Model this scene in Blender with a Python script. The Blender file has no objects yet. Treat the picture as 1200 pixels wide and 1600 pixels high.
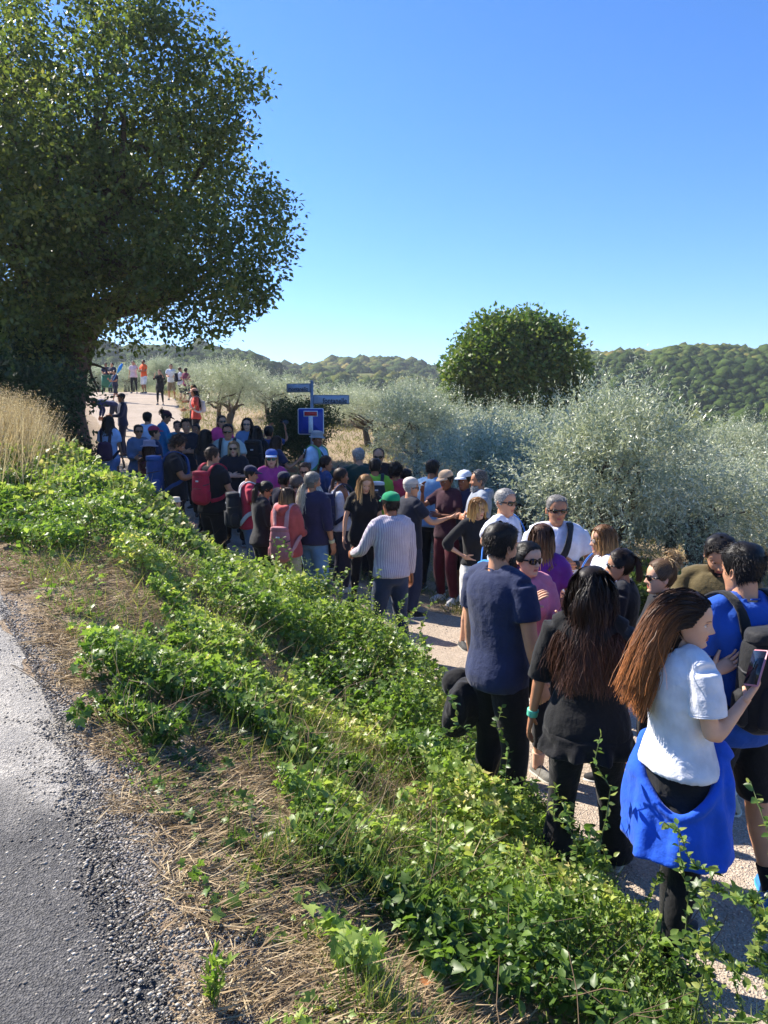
import bpy, math, random
import numpy as np
from mathutils import Vector, Matrix
R_ = math.radians
SC = bpy.context.scene
COL = SC.collection
rng = np.random.default_rng(7)

# ------------------------------------------------------------------ camera, sky, sun, exposure
CH = 2.35                       # eye height above the gravel lane
PITCH = math.atan(135 / 1200)   # the camera looks slightly down
FWD = np.array([0, math.cos(PITCH), -math.sin(PITCH)])
UP = np.array([0, math.sin(PITCH), math.cos(PITCH)])
cam = bpy.data.cameras.new('camera')
cam.sensor_fit = 'VERTICAL'
cam.sensor_height = 36
cam.lens = 27
cam.clip_start = 0.05
cam.clip_end = 6000
camo = bpy.data.objects.new('camera', cam)
COL.objects.link(camo)
camo.location = (0, 0, CH)
camo.rotation_euler = (math.pi / 2 - PITCH, 0, 0)
SC.camera = camo

SUN_EL, SUN_AZ = R_(43), R_(-56)     # azimuth from the viewing direction, negative = left
world = bpy.data.worlds.new('World')
SC.world = world
world.use_nodes = True
wn = world.node_tree
wn.nodes.clear()
wo = wn.nodes.new('ShaderNodeOutputWorld')
wb = wn.nodes.new('ShaderNodeBackground')
sky = wn.nodes.new('ShaderNodeTexSky')
sky.sky_type = 'NISHITA'
sky.sun_disc = False
sky.sun_elevation = SUN_EL
sky.sun_rotation = SUN_AZ
sky.altitude = 300
sky.air_density = 1.0
sky.dust_density = 0.15
sky.ozone_density = 5.0
wb.inputs['Strength'].default_value = 0.085
hsv = wn.nodes.new('ShaderNodeHueSaturation')
hsv.inputs['Saturation'].default_value = 1.2
gam = wn.nodes.new('ShaderNodeGamma')
gam.inputs['Gamma'].default_value = 1.10
wn.links.new(sky.outputs[0], hsv.inputs['Color'])
wn.links.new(hsv.outputs[0], gam.inputs['Color'])
tint = wn.nodes.new('ShaderNodeMix')
tint.data_type = 'RGBA'
tint.blend_type = 'MULTIPLY'
tint.inputs[0].default_value = 1
tint.inputs[7].default_value = (.93, .91, 1.03, 1)
wn.links.new(gam.outputs[0], tint.inputs[6])
wn.links.new(tint.outputs[2], wb.inputs['Color'])
wn.links.new(wb.outputs[0], wo.inputs['Surface'])

sun = bpy.data.lights.new('sun', 'SUN')
sun.energy = 4.8
sun.angle = R_(0.53)
sun.color = (1.0, 0.93, 0.82)
suno = bpy.data.objects.new('sun', sun)
COL.objects.link(suno)
sd = Vector((math.sin(SUN_AZ) * math.cos(SUN_EL), math.cos(SUN_AZ) * math.cos(SUN_EL), math.sin(SUN_EL)))
suno.rotation_euler = sd.to_track_quat('Z', 'Y').to_euler()
suno.location = (-30, 30, 60)

SC.view_settings.view_transform = 'Standard'
SC.view_settings.look = 'None'
SC.view_settings.gamma = 1
SC.view_settings.use_curve_mapping = False
SC.view_settings.exposure = 1.25
SC.cycles.max_bounces = 6
SC.cycles.transparent_max_bounces = 4

# ------------------------------------------------------------------ helpers
def at(u, v, y):
    """world point seen at photo pixel (u, v), y metres in front of the camera"""
    d = FWD + (u - 600) / 1200 * np.array([1.0, 0, 0]) - (v - 800) / 1200 * UP
    return np.array([0, 0, CH]) + d * (y / d[1])

def proj(P):
    P = np.asarray(P, float) - np.array([0, 0, CH])
    z = P @ FWD
    z = np.where(np.abs(z) < 1e-3, 1e-3, z)
    return 600 + 1200 * P[..., 0] / z, 800 - 1200 * (P @ UP) / z, z

def lin(h):
    h = h.lstrip('#')
    c = [int(h[i:i + 2], 16) / 255 for i in (0, 2, 4)]
    return tuple(x / 12.92 if x <= .04045 else ((x + .055) / 1.055) ** 2.4 for x in c)

def smooth(a, b, x):
    t = np.clip((x - a) / (b - a), 0, 1)
    return t * t * (3 - 2 * t)

def unit(v):
    v = np.asarray(v, float)
    n = np.linalg.norm(v, axis=-1, keepdims=True)
    return v / np.where(n < 1e-9, 1, n)

_pr = np.random.default_rng(3)
_tab = _pr.random((64, 64, 64)).astype(np.float32)
def vnoise(P, f=1.0):
    """value noise in [0,1], vectorised"""
    P = np.asarray(P, float) * f + 37.3
    if P.shape[-1] == 2:
        P = np.concatenate([P, np.zeros(P.shape[:-1] + (1,))], -1)
    i = np.floor(P).astype(int)
    t = P - i
    t = t * t * (3 - 2 * t)
    out = 0
    for a in (0, 1):
        for b in (0, 1):
            for c in (0, 1):
                w = (t[..., 0] if a else 1 - t[..., 0]) * (t[..., 1] if b else 1 - t[..., 1]) * (t[..., 2] if c else 1 - t[..., 2])
                out = out + w * _tab[(i[..., 0] + a) % 64, (i[..., 1] + b) % 64, (i[..., 2] + c) % 64]
    return out

def fbm(P, f=1.0, o=3):
    s, a, tot = 0, 1.0, 0
    for k in range(o):
        s = s + a * vnoise(P, f * 2 ** k)
        tot += a
        a *= .5
    return s / tot

def mesh_np(name, V, Fs, mats=(), mi=None, smooth_=False, attrs=None):
    """V (N,3); Fs = list of int arrays (M,k); attrs {name: (N,) or (M,) floats}"""
    me = bpy.data.meshes.new(name)
    V = np.asarray(V, np.float32)
    Fs = [np.asarray(F, np.int32) for F in Fs if len(F)]
    nl = sum(F.size for F in Fs)
    npoly = sum(len(F) for F in Fs)
    me.vertices.add(len(V))
    me.vertices.foreach_set('co', V.ravel())
    me.loops.add(nl)
    me.loops.foreach_set('vertex_index', np.concatenate([F.ravel() for F in Fs]))
    me.polygons.add(npoly)
    tot = np.concatenate([np.full(len(F), F.shape[1], np.int32) for F in Fs])
    st = np.zeros(npoly, np.int32)
    st[1:] = np.cumsum(tot)[:-1]
    me.polygons.foreach_set('loop_start', st)
    me.polygons.foreach_set('loop_total', tot)
    for m in mats:
        me.materials.append(m)
    if mi is not None:
        me.polygons.foreach_set('material_index', np.asarray(mi, np.int32))
    if smooth_:
        me.polygons.foreach_set('use_smooth', np.ones(npoly, bool))
    for k, v in (attrs or {}).items():
        v = np.asarray(v, np.float32)
        dom = 'POINT' if len(v) == len(V) else 'FACE'
        a = me.attributes.new(k, 'FLOAT', dom)
        a.data.foreach_set('value', v)
    me.update(calc_edges=True)
    me.validate()
    return me

def link(name, me, parent=None, **props):
    o = bpy.data.objects.new(name, me)
    COL.objects.link(o)
    if parent is not None:
        o.parent = parent
    for k, v in props.items():
        if v is not None:
            o[k] = v
    return o

def tag(o, label=None, category=None, group=None, kind=None):
    for k, v in (('label', label), ('category', category), ('group', group), ('kind', kind)):
        if v:
            o[k] = v
    return o

def empty(name, loc=(0, 0, 0), rz=0, label=None, category=None, group=None):
    o = bpy.data.objects.new(name, None)
    o.empty_display_size = .1
    COL.objects.link(o)
    o.location = tuple(float(x) for x in loc)
    o.rotation_euler = (0, 0, rz)
    return tag(o, label, category, group)

class Geo:
    """collects polygons of any size into one mesh"""
    def __init__(s):
        s.V, s.F, s.M, s.n = [], {}, {}, 0
    def add(s, V, Fs, mat=0):
        V = np.asarray(V, float)
        for F in Fs:
            F = np.asarray(F, int)
            if len(F) == 0: continue
            k = F.shape[1]
            s.F.setdefault(k, []).append(F + s.n)
            s.M.setdefault(k, []).append(np.full(len(F), mat, int))
        s.V.append(V)
        s.n += len(V)
        return s
    def arrays(s):
        ks = sorted(s.F)
        return np.concatenate(s.V), [np.concatenate(s.F[k]) for k in ks], np.concatenate([np.concatenate(s.M[k]) for k in ks])
    def mesh(s, name, mats=(), smooth_=False, attrs=None):
        V, Fs, M = s.arrays()
        return mesh_np(name, V, Fs, mats, M if len(mats) > 1 else None, smooth_, attrs)

def rings(P, closed=True, cap=True):
    """P (n, m, 3) stacked rings -> V, [quads, tris]"""
    n, m = P.shape[:2]
    V = P.reshape(-1, 3)
    i = np.arange(n - 1)[:, None]
    j = np.arange(m if closed else m - 1)[None, :]
    j2 = (j + 1) % m
    Q = np.stack([i * m + j, i * m + j2, (i + 1) * m + j2, (i + 1) * m + j], -1).reshape(-1, 4)
    Fs = [Q]
    if cap and closed:
        c0, c1 = P[0].mean(0), P[-1].mean(0)
        V = np.vstack([V, c0, c1])
        a = np.arange(m)
        b = (a + 1) % m
        T0 = np.stack([b, a, np.full(m, n * m)], -1)
        T1 = np.stack([(n - 1) * m + a, (n - 1) * m + b, np.full(m, n * m + 1)], -1)
        Fs.append(np.vstack([T0, T1]))
    return V, Fs

def tube(path, rad, seg=10, up=None, cap=True):
    """tube along path; rad (n,) or (n,2) = (side, up) radii"""
    path = np.asarray(path, float)
    rad = np.asarray(rad, float)
    if rad.ndim == 0: rad = np.full(len(path), float(rad))
    if rad.ndim == 1: rad = np.stack([rad, rad], -1)
    T = np.gradient(path, axis=0)
    T = unit(T)
    u = np.array(up if up is not None else ([0, 0, 1] if abs(T[0][2]) < .9 else [0, 1, 0]), float)
    out = []
    a = np.arange(seg) / seg * 2 * np.pi
    for k in range(len(path)):
        s = np.cross(T[k], u)
        if np.linalg.norm(s) < 1e-6: s = np.cross(T[k], [1, 0, 0.01])
        s = unit(s)
        w = np.cross(s, T[k])
        u = w
        out.append(path[k] + np.outer(np.cos(a) * rad[k, 0], s) + np.outer(np.sin(a) * rad[k, 1], w))
    return rings(np.array(out), True, cap)

def ribbon(path, outward, hw, ht, seg=10):
    """flat strap: wide across the path, thin along the outward direction"""
    path, outward = np.asarray(path, float), np.asarray(outward, float)
    n = len(path)
    t = np.linspace(0, n - 1, n * 3)
    i = np.minimum(t.astype(int), n - 2); f = (t - i)[:, None]
    g_ = np.gradient(path, axis=0)
    a, b = path[i], path[i + 1]
    h1, h2 = 2 * f ** 3 - 3 * f ** 2 + 1, -2 * f ** 3 + 3 * f ** 2
    P = a * h1 + b * h2 + g_[i] * (f ** 3 - 2 * f ** 2 + f) + g_[i + 1] * (f ** 3 - f ** 2)
    O = unit(outward[i] * (1 - f) + outward[i + 1] * f)
    T = unit(np.gradient(P, axis=0))
    S = unit(np.cross(T, O)); U = np.cross(S, T)
    an = np.arange(seg) / seg * 2 * np.pi
    c, s_ = np.sign(np.cos(an)) * np.abs(np.cos(an)) ** .6, np.sign(np.sin(an)) * np.abs(np.sin(an)) ** .6
    R = P[:, None] + S[:, None] * (c * hw)[None, :, None] + U[:, None] * (s_ * ht)[None, :, None]
    return rings(R)

def box(cx, cy, cz, sx, sy, sz, bev=0):
    """box with optional chamfer on the vertical and horizontal edges"""
    if not bev:
        x, y, z = sx / 2, sy / 2, sz / 2
        V = np.array([[-x, -y, -z], [x, -y, -z], [x, y, -z], [-x, y, -z], [-x, -y, z], [x, -y, z], [x, y, z], [-x, y, z]]) + (cx, cy, cz)
        return V, [np.array([[3, 2, 1, 0], [4, 5, 6, 7], [0, 1, 5, 4], [1, 2, 6, 5], [2, 3, 7, 6], [3, 0, 4, 7]])]
    b = bev
    def ring(hx, hy, z):
        return [[-hx + b, -hy, z], [hx - b, -hy, z], [hx, -hy + b, z], [hx, hy - b, z], [hx - b, hy, z], [-hx + b, hy, z], [-hx, hy - b, z], [-hx, -hy + b, z]]
    x, y, z = sx / 2, sy / 2, sz / 2
    P = np.array([ring(x - b * .7, y - b * .7, -z), ring(x, y, -z + b), ring(x, y, z - b), ring(x - b * .7, y - b * .7, z)]) + (cx, cy, cz)
    return rings(P)

# ------------------------------------------------------------------ materials
def nt(name):
    m = bpy.data.materials.new(name)
    m.use_nodes = True
    t = m.node_tree
    t.nodes.clear()
    out = t.nodes.new('ShaderNodeOutputMaterial')
    p = t.nodes.new('ShaderNodeBsdfPrincipled')
    t.links.new(p.outputs[0], out.inputs[0])
    return m, t, p, out

def N(t, ty, **kw):
    n = t.nodes.new(ty)
    for k, v in kw.items():
        if k in n.inputs.keys():
            n.inputs[k].default_value = v
        else:
            setattr(n, k, v)
    return n

def ramp(t, src, stops):
    r = t.nodes.new('ShaderNodeValToRGB')
    el = r.color_ramp.elements
    while len(el) < len(stops): el.new(.5)
    for e, (p, c) in zip(el, stops):
        e.position = p
        e.color = (*c[:3], 1)
    t.links.new(src, r.inputs[0])
    return r.outputs[0]

def mixc(t, fac, a, b, mode='MIX'):
    m = t.nodes.new('ShaderNodeMix')
    m.data_type = 'RGBA'
    m.blend_type = mode
    for sock, val in ((0, fac), (6, a), (7, b)):
        if hasattr(val, 'links'): t.links.new(val, m.inputs[sock])
        elif isinstance(val, (int, float)): m.inputs[sock].default_value = val
        else: m.inputs[sock].default_value = (*val[:3], 1)
    return m.outputs[2]

def noise(t, scale, detail=4, rough=.55, coord='Object'):
    tc = t.nodes.new('ShaderNodeTexCoord')
    n = N(t, 'ShaderNodeTexNoise', Scale=scale, Detail=detail, Roughness=rough)
    t.links.new(tc.outputs[coord], n.inputs['Vector'])
    return n.outputs['Fac']

def bump(t, p, src, strength=.3, dist=.01):
    b = N(t, 'ShaderNodeBump', Strength=strength, Distance=dist)
    t.links.new(src, b.inputs['Height'])
    t.links.new(b.outputs[0], p.inputs['Normal'])
    return b

_mc = {}
def fabric(hexc, rough=.85, scale=38, var=.16, stripe=None):
    k = ('fab', hexc, rough, stripe)
    if k in _mc: return _mc[k]
    m, t, p, o = nt('fabric')
    c = lin(hexc)
    n = noise(t, scale / 4, 3)
    col = ramp(t, n, [(.3, tuple(x * (1 - var) for x in c)), (.7, tuple(min(1, x * (1 + var)) for x in c))])
    if stripe:
        tc = t.nodes.new('ShaderNodeTexCoord')
        wv = N(t, 'ShaderNodeTexWave', Scale=stripe[1], Distortion=1.5, Detail=1)
        wv.bands_direction = stripe[2]
        t.links.new(tc.outputs['Object'], wv.inputs['Vector'])
        f = ramp(t, wv.outputs['Fac'], [(.45, (0, 0, 0)), (.6, (1, 1, 1))])
        col = mixc(t, f, col, lin(stripe[0]))
    t.links.new(col, p.inputs['Base Color'])
    p.inputs['Roughness'].default_value = rough
    p.inputs['Specular IOR Level'].default_value = .22
    p.inputs['Sheen Weight'].default_value = .12
    w = noise(t, scale * .22, 4, .6)
    bump(t, p, w, .55, .03)
    _mc[k] = m
    return m

def plain(hexc, rough=.5, metal=0, spec=.4, name='coated'):
    k = (name, hexc, rough, metal)
    if k in _mc: return _mc[k]
    m, t, p, o = nt(name)
    c = lin(hexc)
    n = noise(t, 30, 3)
    col = ramp(t, n, [(.3, tuple(x * .88 for x in c)), (.7, tuple(min(1, x * 1.1) for x in c))])
    t.links.new(col, p.inputs['Base Color'])
    p.inputs['Roughness'].default_value = rough
    p.inputs['Metallic'].default_value = metal
    p.inputs['Specular IOR Level'].default_value = spec
    _mc[k] = m
    return m

def skin_mat(hexc):
    k = ('skin', hexc)
    if k in _mc: return _mc[k]
    m, t, p, o = nt('skin')
    c = np.array(lin(hexc))
    n = noise(t, 9, 4, .6)
    col = ramp(t, n, [(.25, c * (.86, .78, .76)), (.55, c), (.8, np.minimum(1, c * (1.12, 1.1, 1.08)))])
    t.links.new(col, p.inputs['Base Color'])
    p.inputs['Roughness'].default_value = .52
    p.inputs['Specular IOR Level'].default_value = .35
    p.inputs['Subsurface Weight'].default_value = .0
    bump(t, p, noise(t, 120, 2), .12, .004)
    _mc[k] = m
    return m

def hair_mat(root, tip):
    k = ('hair', root, tip)
    if k in _mc: return _mc[k]
    m, t, p, o = nt('hair')
    a = N(t, 'ShaderNodeAttribute', attribute_name='t')
    b = N(t, 'ShaderNodeAttribute', attribute_name='r')
    col = ramp(t, a.outputs['Fac'], [(.25, lin(root)), (.95, lin(tip))])
    br = ramp(t, b.outputs['Fac'], [(0, (.55, .55, .55)), (1, (1.35, 1.35, 1.35))])
    col = mixc(t, 1.0, col, br, 'MULTIPLY')
    t.links.new(col, p.inputs['Base Color'])
    p.inputs['Roughness'].default_value = .5
    p.inputs['Specular IOR Level'].default_value = .28
    tc = t.nodes.new('ShaderNodeTexCoord')
    mp = N(t, 'ShaderNodeMapping')
    mp.inputs['Scale'].default_value = (260, 260, 30)
    t.links.new(tc.outputs['Object'], mp.inputs['Vector'])
    n = N(t, 'ShaderNodeTexNoise', Scale=1.0, Detail=2)
    t.links.new(mp.outputs[0], n.inputs['Vector'])
    bump(t, p, n.outputs['Fac'], .28, .004)
    _mc[k] = m
    return m

def leaf_mat(name, stops, trans=.35, rough=.5, spec=.35, transcol=None):
    """leaf colour from the per-leaf random 'r'; thin leaves let light through"""
    m, t, p, o = nt(name)
    a = N(t, 'ShaderNodeAttribute', attribute_name='r')
    col = ramp(t, a.outputs['Fac'], stops)
    t.links.new(col, p.inputs['Base Color'])
    p.inputs['Roughness'].default_value = rough
    p.inputs['Specular IOR Level'].default_value = spec
    tr = t.nodes.new('ShaderNodeBsdfTranslucent')
    tcol = mixc(t, 1.0, col, transcol or (1.3, 1.4, .75), 'MULTIPLY')
    t.links.new(tcol, tr.inputs['Color'])
    mx = N(t, 'ShaderNodeMixShader')
    mx.inputs[0].default_value = trans
    t.links.new(p.outputs[0], mx.inputs[1])
    t.links.new(tr.outputs[0], mx.inputs[2])
    t.links.new(mx.outputs[0], o.inputs[0])
    return m

def bark_mat(name, a, b, scale=6):
    m, t, p, o = nt(name)
    tc = t.nodes.new('ShaderNodeTexCoord')
    mp = N(t, 'ShaderNodeMapping')
    mp.inputs['Scale'].default_value = (scale * 3, scale * 3, scale * .6)
    t.links.new(tc.outputs['Object'], mp.inputs['Vector'])
    n = N(t, 'ShaderNodeTexNoise', Scale=1.0, Detail=6, Roughness=.7)
    t.links.new(mp.outputs[0], n.inputs['Vector'])
    col = ramp(t, n.outputs['Fac'], [(.3, lin(a)), (.7, lin(b))])
    t.links.new(col, p.inputs['Base Color'])
    p.inputs['Roughness'].default_value = .95
    bump(t, p, n.outputs['Fac'], .9, .04)
    return m
# ------------------------------------------------------------------ terrain
_ye = [-4, 1, 2.6, 3.2, 3.8, 4.3, 5.5, 6.2, 6.9, 7.5, 8.2, 9, 10, 11.5, 14, 17, 25, 38, 50, 80, 200]
_xe = [4.5, 1.72, 1.10, .97, .83, .66, .36, .20, -.08, -.48, -1.05, -1.8, -2.6, -3.9, -5.7, -6.7, -9.0, -14.6, -20.5, -36, -110]
_yr = [-4, 0, 1.9, 3, 4, 4.6, 6, 9, 14, 200]
_xr = [2.1, .5, -.52, -1.2, -1.88, -2.32, -3.4, -6.6, -12, -200]
_yw = [-4, 6, 9, 12, 17, 25, 38, 50, 80, 200]
_ww = [3.3, 3.3, 3.1, 3.2, 3.1, 3.0, 4.6, 5, 5, 5]      # width of the lane
def xe(y): return np.interp(y, _ye, _xe)
def xr(y): return np.interp(y, _yr, _xr)
def lane_w(y): return np.interp(y, _yw, _ww)
def zroad(y):
    y = np.asarray(y, float)
    return .75 + .17 * (np.clip(y, -4, 9) - 1.8) + .09 * np.clip(y - 9, 0, 14) + .03 * np.clip(y - 23, 0, 60)
_rz = ([-4, 7.5, 9, 11, 13, 15, 20, 27, 33, 36, 42.5, 50, 80, 130, 400], [0, 0, .12, .42, .74, 1.0, 1.6, 2.15, 2.85, 3.3, 4.1, 4.5, 5.2, 4.5, -6])
def zlane(x, y):
    r = np.asarray(x) / np.maximum(y, 1.0)
    k = smooth(11, 18, y)
    s = 1 - smooth(-.22 + .19 * k, .09 + .10 * k, r)
    up = np.interp(y, *_rz) * s
    return up
def ridge(az):
    """far wooded ridge: distance and height by compass direction tan(az)"""
    t = np.clip(az, -.9, .9)
    u = 600 + 1200 * t
    v = np.interp(u, [-400, 100, 180, 330, 400, 440, 470, 520, 570, 640, 690, 760, 900, 960, 1010, 1060, 1130, 1200, 1400, 1700],
                  [535, 545, 549, 547, 556, 573, 575, 565, 561, 564, 577, 572, 556, 552, 555, 547, 551, 556, 562, 565])
    D = np.interp(u, [100, 400, 470, 690, 800, 1700], [330, 340, 420, 420, 300, 290])
    return D, CH + D * (665 - v) / 1200 - 5.0
def ground(x, y, bank=True):
    x = np.asarray(x, float); y = np.asarray(y, float)
    z = zlane(x, y)
    if bank:
        d = xe(y) - x
        w = np.where(y < 4.5, np.clip((xe(y) - xr(y)) * .92, 1.0, 4.2), np.interp(y, [4.5, 6, 8, 12], [2.6, 2.5, 2.2, 2.2]))
        t = smooth(0, 1, np.clip(d / w, 0, 1)) * .55 + .45 * np.clip(d / w, 0, 1)
        far = 1 - smooth(24, 40, y)
        zr = np.maximum(zroad(y), z + .25)
        z = z + (zr - z) * t * far
        nn = np.stack([x, y], -1)
        z = z + (fbm(nn, 1.6) - .5) * .14 * smooth(.0, .5, d) * (1 - smooth(w * .8, w, d))
        off = x - (xe(y) + lane_w(y))
        z = z + (fbm(nn + 11, .5) - .5) * .25 * smooth(.1, 1.5, off) * (1 - smooth(60, 120, y))
    # valley and wooded hills
    r = np.hypot(x, y)
    yy = np.where(y > 20, y, 20)
    D, zr_ = ridge(np.where(y > 1, x / yy, np.sign(x) * .9))
    k = smooth(.22, 1.0, r / D)
    dip = -7 * smooth(55, 110, r) * smooth(-.1, .25, x / yy)
    lump = (fbm(np.stack([x, y], -1), .012, 4) - .5) * 16 * smooth(.3, .6, r / D) * (1 - smooth(.6, .9, r / D))
    zf = zr_ * k - 30 * smooth(1.02, 1.8, r / D) + lump
    m = smooth(50, 130, r)
    return z * (1 - m) + (zf + dip * (1 - k)) * m

def grid_mesh(name, X, Y, Z, mats, attrs=None):
    P = np.stack([X, Y, Z], -1)
    V, Fs = rings(P, closed=False, cap=False)
    return mesh_np(name, V, Fs, mats, smooth_=True, attrs=attrs)

# ---- ground material: dry straw soil, green patches by noise
def ground_material():
    m, t, p, o = nt('soil')
    n1 = noise(t, 1.3, 6, .65)
    n2 = noise(t, 26, 5, .7)
    n3 = noise(t, 110, 3, .7)
    c = ramp(t, n2, [(.25, lin('#76654f')), (.5, lin('#a4907a')), (.72, lin('#cdbb9c'))])
    g = ramp(t, n3, [(.3, lin('#55603a')), (.7, lin('#8a8550'))])
    f = ramp(t, n1, [(.56, (0, 0, 0)), (.68, (.7, .7, .7))])
    c = mixc(t, f, c, g)
    t.links.new(c, p.inputs['Base Color'])
    p.inputs['Roughness'].default_value = 1
    p.inputs['Specular IOR Level'].default_value = .1
    bump(t, p, n3, .8, .03)
    return m
M_soil = ground_material()

xs = np.concatenate([np.linspace(-20, -6, 48)[:-1], np.linspace(-6, 6, 120), np.linspace(6, 26, 56)[1:]])
ys = np.concatenate([np.linspace(-4, 10, 140)[:-1], np.linspace(10, 46, 100)])
Y, X = np.meshgrid(ys, xs, indexing='ij')
tag(link('ground', grid_mesh('ground', X, Y, ground(X, Y), [M_soil])), kind='structure')

# far terrain (under the near sheet where they overlap)
az = np.linspace(-math.pi, math.pi, 361)
rr = np.concatenate([[20], np.geomspace(24, 640, 95)])
A, RR = np.meshgrid(az, rr)
X, Y = RR * np.sin(A), RR * np.cos(A)
Z = ground(X, Y) - .35 * (1 - smooth(45, 60, RR))
m, t, p, o = nt('hillside')
c = ramp(t, noise(t, .08, 6, .7), [(.3, lin('#3f4a2a')), (.5, lin('#5d6438')), (.7, lin('#857c4c'))])
t.links.new(c, p.inputs['Base Color'])
p.inputs['Roughness'].default_value = 1
p.inputs['Specular IOR Level'].default_value = .05
tag(link('hills', grid_mesh('hills', X, Y, Z, [m])), kind='structure')

# ---- the gravel lane
def lane_material():
    m, t, p, o = nt('pale_gravel')
    n1 = noise(t, 1.2, 5, .6)
    tc = t.nodes.new('ShaderNodeTexCoord')
    vo = N(t, 'ShaderNodeTexVoronoi', Scale=95)
    t.links.new(tc.outputs['Object'], vo.inputs['Vector'])
    c1 = ramp(t, vo.outputs['Color'], [(.1, lin('#82756a')), (.5, lin('#a8998a')), (.9, lin('#c9bbab'))])
    c2 = ramp(t, n1, [(.35, lin('#a3937f')), (.65, lin('#b9a896'))])
    c = mixc(t, .5, c1, c2)
    t.links.new(c, p.inputs['Base Color'])
    p.inputs['Roughness'].default_value = .95
    p.inputs['Specular IOR Level'].default_value = .15
    b1 = bump(t, p, vo.outputs['Distance'], .7, .012)
    b2 = N(t, 'ShaderNodeBump', Strength=.5, Distance=.05)
    t.links.new(noise(t, 9, 5, .7), b2.inputs['Height'])
    t.links.new(b2.outputs[0], b1.inputs['Normal'])
    return m
M_lane = lane_material()
ys = np.concatenate([np.linspace(-3.5, 12, 170)[:-1], np.linspace(12, 75, 130)])
ss = np.linspace(0, 1, 44)
S, Y = np.meshgrid(ss, ys)
wob = (fbm(np.stack([Y * 0, Y], -1), .9) - .5) * .5
wob2 = (fbm(np.stack([Y * 0 + 9, Y], -1), 1.1) - .5) * .9
X = xe(Y) - .05 + wob * .5 + S * (lane_w(Y) + wob2)
edge = np.minimum(S, 1 - S)
Z = ground(X, Y) + .012 + .018 * (fbm(np.stack([X, Y], -1), 2.2) - .5) * smooth(0, .1, edge) - .03 * (edge < .012)
tag(link('gravel_lane', grid_mesh('gravel_lane', X, Y, Z, [M_lane])), kind='structure')

# ---- the asphalt road on top of the bank
def asphalt_material():
    m, t, p, o = nt('asphalt')
    tc = t.nodes.new('ShaderNodeTexCoord')
    vo = N(t, 'ShaderNodeTexVoronoi', Scale=150)
    t.links.new(tc.outputs['Object'], vo.inputs['Vector'])
    stone = ramp(t, vo.outputs['Color'], [(.1, lin('#2e2d2c')), (.55, lin('#47464a')), (.95, lin('#85827e'))])
    base = ramp(t, noise(t, 300, 2), [(.3, lin('#262524')), (.7, lin('#403f3d'))])
    c = mixc(t, .55, base, stone)
    # worn, dusty upper stretch against a newer dark patch at the bottom
    a = N(t, 'ShaderNodeAttribute', attribute_name='worn')
    worn = ramp(t, vo.outputs['Color'], [(.1, lin('#77736d')), (.9, lin('#b3aea5'))])
    c = mixc(t, a.outputs['Fac'], c, worn)
    n1 = noise(t, 3.0, 6, .7)
    dk = ramp(t, n1, [(.35, (.72, .72, .74)), (.65, (1.15, 1.13, 1.1))])
    c = mixc(t, 1.0, c, dk, 'MULTIPLY')
    t.links.new(c, p.inputs['Base Color'])
    p.inputs['Roughness'].default_value = .7
    p.inputs['Specular IOR Level'].default_value = .45
    b = bump(t, p, vo.outputs['Distance'], .6, .008)
    b2 = N(t, 'ShaderNodeBump', Strength=.5, Distance=.03)
    t.links.new(noise(t, 40, 4, .7), b2.inputs['Height'])
    t.links.new(b2.outputs[0], b.inputs['Normal'])
    return m
ys = np.concatenate([np.linspace(-3.5, 7, 260)[:-1], np.linspace(7, 30, 60)])
ss = np.linspace(0, 1, 90) ** 1.5
S, Y = np.meshgrid(ss, ys)
jag = (fbm(np.stack([Y * 0 + 3, Y], -1), 3.6, 5) - .5) * .34
X = xr(Y) + jag - S * 6.5
P2 = np.stack([X, Y], -1)
lift = .018 * smooth(0, .03, S) - .05 * (S < .001)
Z = np.maximum(ground(X, Y), zroad(Y) * 0 + ground(X, Y)) + lift + .010 * (fbm(P2, 8, 3) - .5) * smooth(0, .1, S)
# worn pale surface beyond a wavering line, newer dark asphalt this side of it
line = 2.72 + (X + 1.2) * -.55 + (fbm(P2, 3, 3) - .5) * .5
worn = smooth(-.10, .16, Y - line)
tag(link('road', grid_mesh('road', X, Y, Z, [asphalt_material()], {'worn': worn.ravel()})), kind='structure')

# ------------------------------------------------------------------ leaves
def leaf_quads(C, D, Nn, L, W, fold=.12, mid=.42):
    """one folded rhombic leaf (4 vertices, one quad) per row"""
    D = unit(D)
    S = unit(np.cross(D, Nn))
    U = np.cross(S, D)
    L = np.broadcast_to(np.asarray(L, float), (len(C),))[:, None]
    W = np.broadcast_to(np.asarray(W, float), (len(C),))[:, None]
    a = C
    b = C + D * L * mid + S * W * .5 + U * W * fold
    c = C + D * L
    d = C + D * L * mid - S * W * .5 + U * W * fold
    V = np.stack([a, b, c, d], 1).reshape(-1, 3)
    F = np.arange(len(C) * 4).reshape(-1, 4)
    return V, F

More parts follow.
